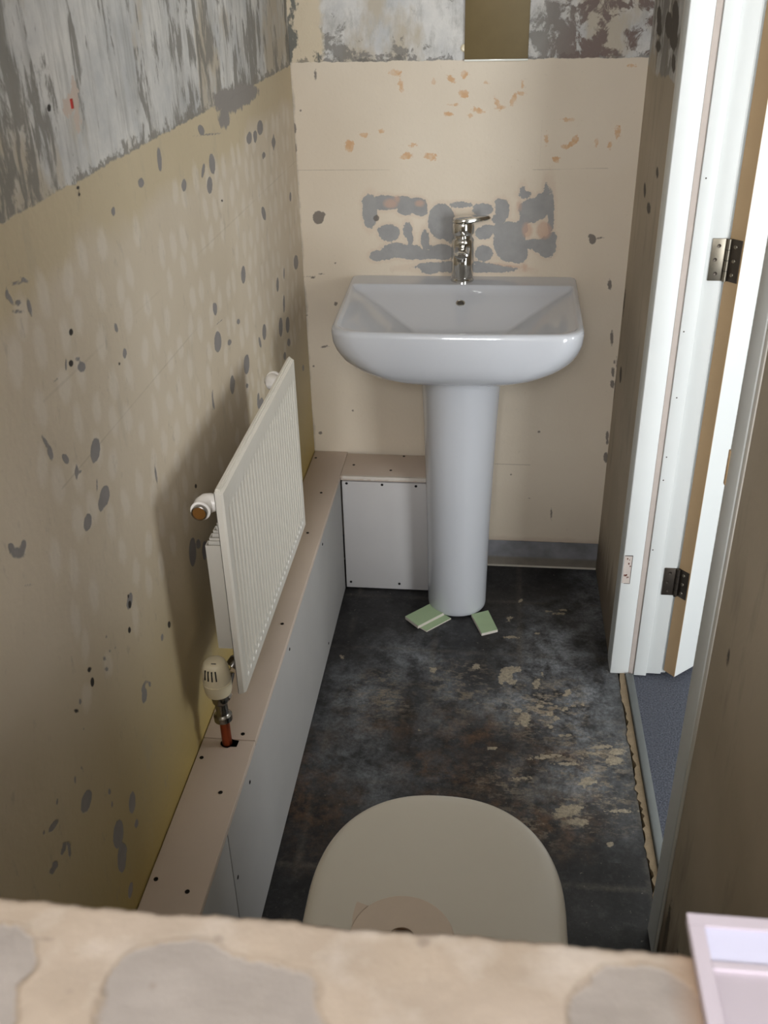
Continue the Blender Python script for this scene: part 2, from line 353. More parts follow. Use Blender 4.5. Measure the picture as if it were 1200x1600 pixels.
# patches, chips and holes: centre and two half axes of each, in metres on its own surface
L_PEEL=[(1.3708,1.27,0.0094,-0.0013,0.0022,0.0158),(1.2852,1.255,0.0111,-0.0021,0.0026,0.0058),(1.1744,1.242,0.0063,-0.0014,0.0022,0.0048),(1.6306,1.2192,0.0176,-0.0026,0.001,0.016),(1.6032,1.1904,0.0157,-0.003,0.0053,0.0126),(1.5748,1.2187,0.008,-0.0017,0.0101,0.0094),(1.4671,1.2167,0.012,-0.0023,0.0036,0.0082),(1.5882,1.2778,0.016,-0.0007,-0.0071,0.0085),(1.8962,1.2189,0.0193,-0.0029,0.0036,0.0091),(1.9478,1.2179,0.0162,-0.0024,0.003,0.0076),(1.9939,1.2249,0.0255,-0.0036,0.005,0.0129),(1.9661,1.0649,0.0172,-0.0031,-0.0056,0.0146),(1.7621,0.9967,0.0161,-0.0046,0.006,0.0151),(1.558,0.9953,0.01,-0.0032,0.0039,0.0095),(2.0069,1.1711,0.0152,-0.0025,0.002,0.0053),(2.1058,1.1803,0.019,-0.0029,0.0035,0.0092),(0.9035,1.2323,0.0154,-0.0025,-0.0002,0.0015),(0.8774,1.2241,0.0037,-0.0002,-0.0041,0.0072),(0.8922,1.2146,0.0059,-0.0018,0.001,0.0022),(0.913,1.2042,0.0042,-0.0009,-0.0001,0.0088),(0.8885,1.207,0.0098,-0.0032,0.0006,0.0013),(0.8734,1.229,0.0037,-0.0011,0.002,0.0042),(0.9145,1.2316,0.0078,-0.0048,0.0021,0.0007),(1.4959,1.3132,0.049,-0.0026,-0.0021,0.0042),(1.5732,1.3087,0.0679,-0.0036,-0.0028,0.0051),(1.0017,0.9985,0.0123,-0.0065,0.0092,0.0122),(1.0033,0.9343,0.013,-0.008,0.01,0.0102),(0.9883,0.9304,0.0074,-0.0038,0.0019,0.0086),(0.946,0.9304,0.0094,-0.0062,0.0075,0.0077),(0.886,1.0649,0.0037,-0.0009,-0.0032,0.0087),(0.8922,1.0494,0.006,-0.0022,0.0,0.0094),(0.9234,1.0258,0.0069,-0.0015,-0.004,0.0078),(0.9432,0.9986,0.0042,-0.0022,0.0033,0.007),(0.9479,0.9962,0.0082,-0.002,-0.0009,0.0018),(0.7826,0.9893,0.0131,-0.0098,0.004,0.0038),(0.7738,1.0005,0.0055,-0.0028,0.0006,0.0054),(0.796,0.9891,0.0047,-0.0034,0.0052,0.005),(1.0065,1.1033,0.01,-0.0039,0.0026,0.0056),(1.0003,1.115,0.0059,-0.0022,0.0009,0.002),(1.1242,1.1098,0.0055,-0.0013,-0.0015,0.0065),(0.9364,1.1148,0.0051,-0.0007,-0.0008,0.0015),(0.7904,0.9452,0.0081,-0.0045,0.0001,0.0011),(1.0198,0.7653,0.0079,-0.0061,0.0083,0.0079),(1.5515,0.9394,0.0205,-0.0073,0.0069,0.0166),(1.4853,0.8565,0.0043,-0.0016,-0.0011,0.0162),(1.1798,0.8739,0.0036,-0.0017,0.0005,0.0134),(0.9878,0.9573,0.0015,-0.0008,0.0034,0.0074),(1.5559,0.996,0.0067,-0.0021,0.0037,0.0089),(0.9691,1.12,0.0018,-0.0007,0.0027,0.0058),(1.1385,1.0709,0.0063,-0.0023,0.0026,0.0058),(1.0155,0.7621,0.0071,-0.005,0.0024,0.0053),(1.1058,0.6398,0.0047,-0.0035,0.0021,0.0047),(0.8369,0.7478,0.0029,-0.0025,0.0015,0.0033),(0.9175,0.7481,0.0039,-0.003,0.0011,0.0025),(0.9173,0.7313,0.005,-0.004,0.001,0.0023),(0.8304,0.7106,0.0019,-0.0017,0.0006,0.0012),(1.011,0.6093,0.008,-0.0072,0.0066,0.0083),(1.012,0.622,0.0052,-0.0049,0.0053,0.0039),(1.0277,0.6194,0.0098,-0.0081,0.0008,0.0017),(1.0348,0.6096,0.0035,-0.0029,0.0015,0.0034),(0.7989,0.6235,0.0095,-0.0118,0.0123,0.0065),(0.7903,0.6199,0.0084,-0.0088,0.0022,0.0048),(0.9116,0.503,0.009,-0.0097,0.0081,0.0127),(0.8563,0.5027,0.0124,-0.0146,0.0115,0.0146),(0.8521,0.4625,0.011,-0.0131,0.0103,0.018),(0.8625,0.465,0.0067,-0.0077,0.0037,0.0082),(0.9114,0.4627,0.0046,-0.0056,0.0051,0.0036),(0.8577,0.5793,0.0037,-0.0038,0.0017,0.0036),(0.72,0.6669,0.0031,-0.0058,0.0119,-0.0024),(0.7275,0.6211,0.0031,-0.0046,0.0072,0.0017),(0.736,0.6204,0.0075,-0.0085,0.0009,0.0019),(0.7381,0.6073,0.003,-0.0033,0.0031,0.0093),(0.7037,0.6224,0.0046,-0.0071,0.0046,0.0011),(0.6959,0.6222,0.0033,-0.0061,0.0051,-0.0006),(0.7391,0.6848,0.002,-0.0021,0.0015,0.0031),(0.8554,0.3938,0.0055,-0.0073,0.0078,0.0069),(0.8063,0.669,0.0014,-0.0008,-0.0024,0.0078),(0.6994,0.6785,0.0019,-0.0021,0.0012,0.0026),(0.7858,0.672,0.0018,-0.0018,0.0022,0.0047),(0.857,0.5571,0.0021,-0.0022,0.0019,0.0042),(0.9358,0.7467,0.0028,-0.0022,0.0007,0.0015),(0.9348,0.7695,0.0023,-0.0017,0.0005,0.001),(0.952,0.7394,0.0023,-0.0018,0.0005,0.001),(1.5456,0.9303,0.0151,-0.0055,0.0026,0.0063),(1.7216,0.8323,0.0188,-0.0072,0.0068,0.0171),(1.6113,0.8356,0.0146,-0.0059,0.0063,0.0156),(1.7126,0.7928,0.0093,-0.0038,0.0017,0.0043),(1.8078,0.706,0.0211,-0.0091,0.0071,0.0185),(1.7868,0.7293,0.0102,-0.0043,0.0059,0.0152),(1.8369,0.6806,0.0136,-0.006,0.0036,0.0094),(1.4843,0.8593,0.0027,-0.0011,0.0063,0.015),(2.059,0.7246,0.0132,-0.0049,0.0031,0.0085),(1.2846,0.6777,0.0163,-0.0102,0.0093,0.0217),(1.316,0.6737,0.0108,-0.0066,0.0031,0.0074),(1.3431,0.6444,0.0129,-0.008,0.0064,0.0151),(2.0415,0.8954,0.0125,-0.0037,0.0054,0.0144),(2.0909,0.8368,0.0099,-0.0031,0.0067,0.0183),(2.0409,0.7993,0.0192,-0.0065,0.0073,0.0198),(2.1132,0.7804,0.0205,-0.0069,0.0062,0.0171),(1.886,0.8415,0.0165,-0.0057,0.0058,0.0153),(1.8424,0.8345,0.0092,-0.0029,-0.0039,0.0131),(1.7279,0.8315,0.0165,-0.0063,0.0068,0.0171),(2.2539,0.8872,0.0263,-0.0071,0.0056,0.0157),(2.1139,0.8997,0.0066,-0.0019,0.0042,0.0115),(1.695,0.9276,0.0111,-0.0037,0.002,0.0049),(1.6226,0.9129,0.0119,-0.0049,0.0051,0.0035),(1.577,0.967,0.0016,-0.0012,0.0284,-0.0029),(1.9677,1.0626,0.0125,-0.0022,-0.0068,0.0133),(1.5524,0.9977,0.0084,-0.0025,0.0008,0.0103),(2.1063,1.18,0.0092,-0.0014,0.0056,0.015),(2.0016,1.1702,0.0084,-0.0014,0.0022,0.0058),(1.9015,1.2199,0.0177,-0.0026,0.004,0.0103),(1.9469,1.2147,0.0132,-0.002,0.0041,0.0105),(2.2401,1.0417,0.0107,-0.0022,0.0036,0.0099),(2.1114,0.7385,0.0172,-0.0061,0.0031,0.0086),(1.6161,0.8384,0.0146,-0.0059,0.0033,0.0081),(2.2559,0.6194,0.0119,-0.0046,0.0026,0.0075),(1.6333,1.2647,0.0581,-0.0071,0.0001,0.0012)]
L_GREY=[(1.8684,1.2971,0.1158,-0.0036,-0.0196,0.0183),(1.7701,1.3001,0.1043,-0.012,0.0077,0.0188),(1.7358,1.2787,0.0358,-0.0046,0.0077,0.0187),(1.9183,1.3001,0.0796,-0.0085,0.0048,0.0122)]
L_HOLE=[(1.0436,1.3767,0.0048,-0.0006,0.0017,0.0036),(1.0819,1.2884,0.0047,-0.0009,0.0009,0.002),(1.0821,1.2812,0.0033,-0.0007,0.001,0.0022),(1.6672,1.1523,0.0062,-0.0013,0.0008,0.0019),(0.9815,1.117,0.0057,-0.0022,0.0016,0.0035),(0.9962,1.1484,0.0053,-0.0018,0.0016,0.0035),(1.1158,1.0652,0.0036,-0.0014,0.0008,0.0018),(1.3411,0.7687,0.0055,-0.003,0.0014,0.0032),(1.0179,0.761,0.0047,-0.0033,0.0021,0.0048),(1.0178,0.7744,0.0029,-0.002,0.0011,0.0024),(1.0026,0.7299,0.0045,-0.0033,0.0018,0.004),(1.1399,0.6383,0.0057,-0.0042,0.0021,0.0048),(0.8737,0.7657,0.0041,-0.0033,0.0013,0.0029),(0.875,0.7458,0.0046,-0.0038,0.0025,0.0053),(0.8232,0.7452,0.0053,-0.0053,0.0017,0.0014),(0.8781,0.7647,0.0026,-0.002,0.0006,0.0012)]
L_RED=[(1.0727,1.3769,0.0044,-0.0005,0.0016,0.0035),(1.0457,1.3745,0.0072,-0.0009,0.0017,0.0036)]
B_PEEL=[(-0.2993,0.9891,0.016,0.0,0.001,0.0355),(-0.3018,1.0099,0.0147,0.0,0.0004,0.0147),(-0.2651,1.0088,0.0336,0.0,0.0003,0.0153),(-0.2224,1.0089,0.0274,0.0,0.0002,0.0129),(-0.2135,0.9923,0.0171,0.0,0.0001,0.0107),(-0.186,1.0012,0.0219,0.0,0.0001,0.0177),(-0.1769,0.9894,0.0122,0.0,0.0,0.0095),(-0.2542,0.9381,0.0235,0.0001,0.0003,0.0182),(-0.2727,0.9441,0.0074,0.0,0.0001,0.0061),(-0.2096,0.9443,0.0086,0.0,0.0001,0.0157),(-0.2036,0.9249,0.0049,0.0,0.0001,0.0134),(-0.1678,0.9202,0.008,0.0,0.0,0.0195),(-0.1616,0.9049,0.0087,0.0001,-0.0,0.0049),(-0.2854,0.8824,0.0151,0.0001,0.0003,0.0112),(-0.2646,0.8857,0.0176,0.0001,0.0002,0.0112),(-0.2394,0.8964,0.0299,0.0002,0.0002,0.016),(-0.2051,0.8923,0.0311,0.0002,0.0001,0.0161),(-0.174,0.8869,0.0249,0.0002,0.0,0.0111),(-0.1275,0.8928,0.0272,0.0002,-0.0001,0.0172),(-0.1492,0.8865,0.0124,0.0001,-0.0,0.0087),(-0.1281,0.9657,0.0304,0.0001,-0.0003,0.0392),(-0.1066,0.9448,0.0232,0.0001,-0.0003,0.024),(-0.0909,0.9206,0.0159,0.0001,-0.0001,0.0085),(-0.0832,1.0044,0.018,0.0,-0.0001,0.0047),(-0.0319,0.9939,0.021,0.0,-0.0003,0.0117),(0.0142,0.9928,0.0149,0.0,-0.0009,0.0222),(0.0078,0.9721,0.0144,0.0,-0.0004,0.0106),(0.0034,1.0104,0.006,0.0,-0.0002,0.0058),(-0.0273,0.9391,0.0182,0.0001,-0.0004,0.0132),(-0.0186,0.9512,0.0121,0.0001,-0.0002,0.006),(-0.0259,0.8904,0.019,0.0001,-0.0005,0.0172),(0.0341,0.9183,0.0363,0.0002,-0.0019,0.0456),(0.0598,0.9515,0.0144,0.0001,-0.0007,0.0155),(0.0088,0.9453,0.0133,0.0001,-0.0007,0.0179),(0.0536,0.891,0.0231,0.0002,-0.001,0.022),(0.0875,0.993,0.0332,0.0001,-0.0013,0.0233),(0.0795,0.9753,0.0203,0.0001,-0.0006,0.0106),(0.11,1.0134,0.02,0.0,-0.001,0.0162),(0.115,1.0279,0.0047,0.0,-0.0011,0.0172),(0.0649,1.0278,0.0106,0.0,-0.0003,0.0063),(0.0598,1.0347,0.0047,0.0,-0.0005,0.0092),(0.1273,0.9901,0.0053,0.0,-0.0022,0.0348),(0.1282,0.9577,0.0048,0.0,-0.0007,0.0118),(0.1224,0.9067,0.0205,0.0001,-0.0014,0.0229),(0.1331,0.9279,0.0096,0.0001,-0.0008,0.012),(0.0889,0.9126,0.0229,0.0001,-0.0005,0.0097),(0.1043,0.9066,0.0133,0.0001,-0.0007,0.0121),(-0.1553,0.8534,0.0212,0.0002,-0.0,0.0125),(-0.171,0.8583,0.0125,0.0001,0.0,0.0063),(-0.1179,0.8537,0.0497,0.0004,-0.0001,0.0075),(-0.0805,0.8515,0.0372,0.0003,-0.0002,0.0088),(-0.0248,0.8545,0.0432,0.0004,-0.0003,0.0087),(0.0061,0.8523,0.0369,0.0003,-0.0002,0.0056),(-0.1242,0.8649,0.037,0.0042,-0.0003,0.0025),(-0.0251,0.8645,0.0368,-0.0049,0.0003,0.0025)]
B_ORANGE=[(0.114,0.9458,0.0179,0.0001,-0.0012,0.0202),(-0.2345,1.0171,0.0073,0.0,0.0001,0.0082),(0.0532,1.0017,0.0048,0.0,-0.0006,0.0117),(-0.2499,1.007,0.0159,0.0,0.0002,0.0106),(-0.1799,1.0072,0.0109,0.0,0.0,0.0071),(0.0735,0.8572,0.0061,0.0001,-0.0004,0.0087),(0.0427,0.8601,0.0305,-0.0041,0.0002,0.0025),(0.0751,0.9456,0.012,0.0001,-0.0009,0.0179),(-0.1096,1.276,0.0087,-0.0067,0.0036,0.0039),(-0.0801,1.2852,0.008,-0.0001,-0.0001,0.0073),(-0.0809,1.2461,0.0107,-0.0037,0.0031,0.0084),(-0.0485,1.2104,0.0139,-0.0048,0.0018,0.005),(-0.0062,1.2252,0.0045,0.0015,-0.0054,0.0127),(-0.0002,1.2168,0.0097,-0.0001,-0.0001,0.0038),(0.0297,1.2323,0.0061,-0.0021,0.0044,0.0126),(0.0451,1.2448,0.0112,-0.0001,-0.0002,0.0037),(-0.2212,1.2646,0.0048,0.0007,-0.0024,0.0132),(-0.2331,1.2907,0.0146,-0.0002,0.0001,0.0059),(-0.3426,1.137,0.011,-0.0,0.0005,0.0127),(-0.308,1.1605,0.0101,-0.0001,0.0001,0.0047),(-0.2683,1.1681,0.0067,-0.0,0.0001,0.0047),(-0.2105,1.1142,0.0133,0.0022,-0.0014,0.0078),(-0.196,1.1379,0.0084,-0.0,0.0,0.0039),(-0.1542,1.1124,0.014,-0.0024,0.0014,0.0078),(0.1537,1.19,0.0144,-0.0001,-0.0003,0.0038),(0.1713,1.1479,0.007,-0.0024,0.0026,0.0087),(0.1482,1.1325,0.0078,-0.0027,0.0014,0.0044),(0.16,1.1363,0.007,0.0059,-0.0034,0.0036),(0.1322,1.1052,0.0082,-0.0,-0.0005,0.0071),(0.2637,1.1627,0.0064,-0.0,-0.0013,0.0137),(0.22,1.1422,0.0048,-0.0,-0.0007,0.0077),(0.1066,1.1482,0.0041,-0.0,-0.0007,0.0108),(0.2799,1.2977,0.0077,-0.0001,-0.0003,0.0029),(-0.1482,1.2713,0.0048,-0.0001,-0.0,0.0059),(-0.1152,1.2033,0.0098,-0.0001,-0.0001,0.0046),(-0.1032,1.2222,0.0081,-0.0001,-0.0,0.0023),(-0.0661,1.1992,0.0049,-0.0,-0.0001,0.0046),(-0.0317,1.2678,0.0048,-0.0001,-0.0001,0.0029),(0.2485,1.1375,0.004,-0.0,-0.0007,0.0077),(0.0482,1.2618,0.0024,-0.0,-0.0004,0.0074)]
B_DARK=[(-0.4246,0.9738,0.0137,0.0,0.0009,0.0157),(-0.4143,0.981,0.0075,0.0,0.0003,0.006),(0.2288,0.9254,0.0083,0.0,-0.001,0.0119),(0.2222,0.9332,0.0047,0.0,-0.0004,0.0048),(0.2434,0.9285,0.0115,0.0021,-0.0005,0.0018),(0.2786,0.8174,0.0048,0.0001,-0.0012,0.0125),(-0.4268,0.6474,0.0093,0.0018,-0.0002,0.002),(-0.3922,0.7607,0.0039,0.0001,0.0002,0.004),(-0.447,0.8272,0.0052,0.0001,0.0001,0.0019),(0.296,0.6837,0.0037,0.0001,-0.0019,0.0197),(-0.2844,0.973,0.0074,0.0,0.0002,0.0072),(-0.4252,0.837,0.0064,0.0001,0.0001,0.0013),(-0.4752,1.179,0.0089,0.0029,-0.0046,0.0141),(-0.4739,1.1303,0.0065,-0.0,0.0009,0.0131),(-0.478,1.0971,0.003,-0.0,0.0005,0.0067),(-0.4139,1.2882,0.0028,-0.0,0.0006,0.0101),(-0.4787,1.2684,0.0034,-0.0,0.0009,0.0128),(-0.4805,1.1871,0.0058,-0.0,0.0005,0.0064),(-0.3922,0.7622,0.0044,0.0001,0.0002,0.0045),(-0.4259,0.6494,0.0077,0.0015,-0.0002,0.002),(-0.451,0.4032,0.0048,0.0001,0.0002,0.0044),(-0.3605,0.471,0.0027,0.0001,0.0001,0.0029),(-0.4681,0.731,0.0026,0.0,0.0002,0.0026),(-0.4588,0.5946,0.0026,0.0001,0.0002,0.0027),(-0.3887,0.8641,0.0025,0.0,0.0001,0.0024),(-0.4527,1.2135,0.0023,-0.0,0.0001,0.0021),(-0.4539,0.8296,0.0125,0.0001,0.0001,0.0012),(0.3073,0.5941,0.0038,0.0001,-0.0013,0.0137),(0.3087,0.5619,0.0051,0.0001,-0.001,0.0111),(0.3081,0.6214,0.0021,0.0,-0.0005,0.0054),(0.3153,0.6125,0.0017,0.0,-0.0017,0.0181),(0.3092,0.4164,0.0039,0.0001,-0.0013,0.0147),(0.3108,0.3992,0.0035,0.0001,-0.0006,0.0069),(0.3113,0.3543,0.0062,0.0002,-0.0014,0.015),(0.322,0.3344,0.0035,0.0001,-0.0011,0.0121),(0.3218,0.4774,0.0026,0.0001,-0.0018,0.0191),(0.3219,0.4533,0.0022,0.0001,-0.0011,0.012),(0.1323,0.4235,0.0035,0.0001,-0.0002,0.0039),(0.117,0.2232,0.0028,0.0001,-0.0001,0.0016),(0.0653,0.2949,0.0032,0.0001,-0.0001,0.0026),(0.1798,0.1774,0.0023,0.0001,-0.0011,0.0172)]
F_CHIP=[(-0.1132,1.854,0.0097,0.0008,-0.0007,0.0108),(0.0745,1.8695,0.0255,0.0056,-0.0006,0.0126),(0.0631,1.8462,0.0159,0.0104,-0.0048,0.0206),(0.0771,1.8254,0.0112,0.0009,0.0001,0.0105),(0.0519,1.832,0.0067,0.0006,-0.0001,0.0212),(0.1354,1.8215,0.0089,0.0007,0.0004,0.0139),(0.1387,1.8392,0.0034,0.0003,0.0003,0.0088),(-0.0099,1.8761,0.0103,0.0008,-0.0002,0.0091),(0.0695,2.0796,0.0049,0.0004,0.0,0.0105),(0.0756,2.0864,0.0061,0.0005,0.0,0.0042),(0.1012,2.166,0.0055,0.006,-0.0015,0.0047),(0.1412,1.7423,0.0081,0.0007,0.0002,0.0065),(0.0899,1.7234,0.0097,0.0008,0.0001,0.0073),(0.1054,1.6953,0.0127,0.0011,0.0004,0.0239),(0.1617,1.7159,0.0064,0.0005,0.0003,0.0072),(0.1755,1.7051,0.0074,0.0006,0.0004,0.0079),(0.1656,1.7202,0.0043,0.0004,0.0002,0.0048),(0.1972,1.7373,0.0054,0.0005,0.0004,0.0081),(0.2167,1.7511,0.0054,0.0005,0.0002,0.0041),(0.2385,1.7562,0.0048,0.0004,0.0002,0.0033),(0.1789,1.7455,0.0043,0.0004,0.0001,0.0025),(0.1848,1.6481,0.0041,0.0004,0.0003,0.0053),(0.2014,1.6511,0.0047,0.0004,0.0003,0.0061),(0.1637,1.6745,0.0047,0.0004,0.0002,0.0054),(0.1576,1.6802,0.0037,0.0003,0.0001,0.0039),(0.0867,1.6804,0.0053,0.0004,0.0,0.0047),(0.2086,1.7977,0.0077,0.0006,0.0006,0.0102),(0.1999,1.7869,0.0038,0.0003,0.0003,0.0051),(0.1506,1.8623,0.0023,0.0002,0.0002,0.0054),(0.144,2.0222,0.0072,0.0006,0.0001,0.004),(0.0782,2.002,0.0178,0.0014,0.0,0.005),(0.1746,2.1228,0.0074,0.0006,0.0002,0.0043),(0.215,2.1314,0.0123,0.001,0.0002,0.0043),(0.2019,2.1143,0.0135,0.0011,0.0003,0.0053),(0.1002,1.6988,0.0053,0.0005,0.0002,0.0111),(0.2641,1.3488,0.0059,0.0005,0.0006,0.0068),(0.0332,1.595,0.0089,0.0008,-0.0001,0.0053),(0.1474,1.5786,0.0294,0.0062,-0.0002,0.0062),(0.1901,1.4315,0.0276,0.0056,-0.0001,0.0128),(0.1756,1.4166,0.0205,0.0018,0.0004,0.0073),(0.2302,1.5153,0.0167,0.0095,-0.0016,0.0082),(0.2367,1.5081,0.013,0.0109,-0.0015,0.0041),(0.1975,1.5624,0.0218,0.0019,0.0003,0.0051),(0.2507,1.598,0.022,0.0019,0.0003,0.0042),(0.3026,1.6077,0.0162,0.0014,0.001,0.0106),(0.2928,1.5809,0.0189,0.0016,0.0012,0.0125),(0.2709,1.6208,0.0222,0.0019,0.0005,0.0064),(0.095,1.5113,0.0172,0.0015,0.0001,0.004),(0.2961,1.4382,0.0274,0.0024,0.0005,0.0046),(-0.3429,1.8865,0.0051,0.0004,-0.001,0.0068),(-0.1316,1.6386,0.0038,0.0003,-0.0003,0.0033),(0.2052,1.4014,0.0203,0.0018,0.0006,0.009)]
F_BROWN=[(-0.2593,1.4008,0.0168,0.0015,-0.0026,0.0184),(-0.0088,1.6291,0.0454,0.0039,-0.0009,0.0332),(0.0362,1.6663,0.0459,0.0039,-0.0002,0.0227),(-0.2186,1.6559,0.0464,0.004,-0.0038,0.0343),(0.1073,1.4105,0.0547,0.0049,0.0008,0.0367),(0.1893,1.4178,0.0409,0.0036,0.0032,0.0557),(-0.0629,1.4995,0.0431,0.0038,-0.0021,0.0401),(0.1689,1.5701,0.0438,0.0038,0.0009,0.0208),(0.0092,1.4959,0.05,0.0044,-0.0004,0.0197),(-0.3433,1.4263,0.0426,0.0038,-0.0174,0.0979),(-0.1155,1.525,0.0365,0.0032,-0.003,0.0411),(-0.0404,1.6598,0.0537,0.0046,-0.0014,0.0341)]
F_DUST=[(0.2223,1.7279,0.0929,0.0079,0.0093,0.1484),(0.1686,1.9378,0.0924,0.0075,0.0062,0.1595),(0.3111,1.8571,0.0324,0.0027,0.0073,0.0794),(-0.2731,1.5955,0.0682,0.0059,-0.0203,0.1487),(-0.2215,1.4856,0.0433,0.0038,-0.0073,0.0604),(0.0828,1.7515,0.0788,0.0066,0.0006,0.074),(-0.0927,1.761,0.024,0.002,-0.0059,0.1012),(0.2089,1.5134,0.0923,0.0081,0.0051,0.0813),(-0.1674,1.8832,0.0924,0.0076,-0.0069,0.0827),(0.2902,2.1065,0.0354,0.0028,0.0113,0.1449),(-0.2853,1.7449,0.0724,0.0061,-0.01,0.0749),(0.3,1.5815,0.0291,0.0025,0.0084,0.0858)]
SCRAPE=[(0.2345,1.5758,0.0873,0.0076,0.0046,0.0637),(0.2865,1.5907,0.0438,0.0038,0.0049,0.0534),(0.1898,1.4269,0.0548,0.0049,0.0026,0.0466),(0.1451,1.733,0.0858,0.0072,0.0028,0.0852),(0.0664,1.501,0.0428,0.0038,0.0001,0.0298),(-0.0457,1.7896,0.0484,0.004,-0.0031,0.0767),(0.2763,1.4809,0.0419,0.0037,0.0054,0.0586),(0.2507,1.5074,0.0424,0.0037,0.0032,0.0397),(0.1272,1.3944,0.0407,0.0036,0.0011,0.0362),(-0.229,1.7496,0.0482,0.004,-0.0069,0.0622)]
S_PATCH=[(-0.0984,0.2155,0.0428,0.0041,-0.0072,0.0266),(-0.1126,0.2234,0.0292,0.0028,-0.0073,0.0243),(-0.0808,0.228,0.0219,0.0021,-0.0032,0.0144),(-0.1914,0.2341,0.0146,0.0014,-0.0073,0.0153),(-0.1854,0.2181,0.0089,0.0008,-0.0092,0.0191),(0.0557,0.2336,0.017,0.0016,0.0013,0.0136),(0.066,0.2399,0.022,0.0021,0.0016,0.0139),(0.0744,0.2303,0.0215,0.002,0.0023,0.016)]
S_DARK=[(-0.0191,0.2571,0.0024,0.0002,-0.0002,0.0021),(-0.1244,0.2271,0.0015,0.0001,-0.0005,0.0016),(-0.1039,0.2501,0.0022,0.0002,-0.0004,0.0016),(-0.0612,0.2621,0.0025,0.0002,-0.0002,0.0014),(-0.1324,0.262,0.0048,0.0004,-0.0004,0.0011),(-0.1762,0.2434,0.0028,0.0003,-0.0003,0.0007),(-0.1568,0.2216,0.0012,0.0001,-0.0004,0.0009)]
R_DARK=[(2.0345,1.4044,-0.0393,0.0017,0.0229,0.0273),(2.0287,1.3699,-0.048,0.003,0.0154,0.0183),(2.1048,1.3882,-0.0468,0.0024,0.0187,0.022),(1.9957,1.3306,-0.0216,0.0018,0.0127,0.015),(2.2434,1.3951,-0.0321,0.0014,0.0174,0.0201),(2.2135,1.3444,-0.0368,0.0025,0.0087,0.01),(2.226,1.3751,-0.037,0.002,0.0115,0.0133),(2.1012,1.0477,-0.0257,0.0055,0.0087,0.0098),(2.1833,1.0681,-0.0166,0.0033,0.0121,0.0135),(2.0407,1.1295,-0.0144,0.0026,0.0082,0.0095),(2.421,0.9402,-0.0174,0.004,0.0107,0.0113)]
# ------------------------------------------------------------------ the room shell
r2 = random.Random(3)
pale = []
for i in range(26):                                            # dabs left by old tile adhesive, in loose rows
    for j in range(10):
        yy = .86 + i * .058 + (j % 2) * .029 + r2.uniform(-.012, .012); zz = .74 + j * .052 + r2.uniform(-.01, .01)
        if r2.random() < .13: continue
        pale.append((yy, zz, r2.uniform(.011, .016), 0, r2.uniform(-.004, .004), r2.uniform(.017, .024)))
seamL = [(.9, 1.105, 2.33, 1.105, .0012), (.9, 1.0, 1.5, 1.0, .001)]
wall_left = grid('wall_left', axis_lines(-1.1, .62, BY, BY, .0026, .1), axis_lines(0, .36, 1.52, CZ, .0026, .1), lambda A, B: (np.full(A.shape, LX), A, B), 'wall_left',
    {'peel': lambda a, b: sdf(a, b, L_PEEL), 'pale': lambda a, b: sdf(a, b, pale), 'grey': lambda a, b: sdf(a, b, L_GREY), 'hole': lambda a, b: sdf(a, b, L_HOLE),
     'red': lambda a, b: sdf(a, b, [(1.105, 1.374, .022, 0, .004, .012), (1.112, 1.358, .010, 0, 0, .014), (1.088, 1.372, .010, 0, 0, .008), (1.118, 1.385, .006, 0, 0, .012)]), 'seam': lambda a, b: segd(a, b, seamL)})
tag(wall_left, kind='structure')
link('wall_core', box('tmp', (LX - .10, -1.1, 0), (LX - .001, BY + .1, CZ), 'hall_wall').data, None, wall_left); bpy.data.objects.remove(bpy.data.objects['tmp'])
red = box('wall_plug', (LX + .0002, 1.100, 1.369), (LX + .0012, 1.105, 1.379), 'rust', wall_left)
red.data.materials.clear(); red.data.materials.append(plain('red_wall_plug', (170, 34, 24), .5)); tag(red, 'small red wall plug in a drilled hole')
seamB = [(-.47, 1.083, -.25, 1.084, .0008), (.08, 1.083, .25, 1.086, .0008), (.02, .325, .115, .325, .0014), (.095, 1.09, .095, 1.19, .0006), (-.2, .80, -.2, .96, .0005)]
wall_back = grid('wall_back', axis_lines(LX - .1, LX, RX + .005, RX + .12, .0026, .1), axis_lines(0, .0, 1.5, CZ, .0026, .1), lambda A, B: (A, np.full(A.shape, BY), B), 'wall_back',
    {'peel': lambda a, b: sdf(a, b, B_PEEL), 'orange': lambda a, b: sdf(a, b, B_ORANGE[8:]), 'orange2': lambda a, b: sdf(a, b, B_ORANGE[:8]), 'dark': lambda a, b: sdf(a, b, B_DARK), 'seam': lambda a, b: segd(a, b, seamB)},
    disp=lambda A, B: np.stack([np.zeros(A.shape), np.where((B < .0845) & (A < .4), .010, 0) , np.zeros(A.shape)], 1))
tag(wall_back, kind='structure')
link('wall_core', box('tmp', (LX - .1, BY + .011, 0), (RX + .12, BY + .10, CZ), 'hall_wall').data, None, wall_back); bpy.data.objects.remove(bpy.data.objects['tmp'])
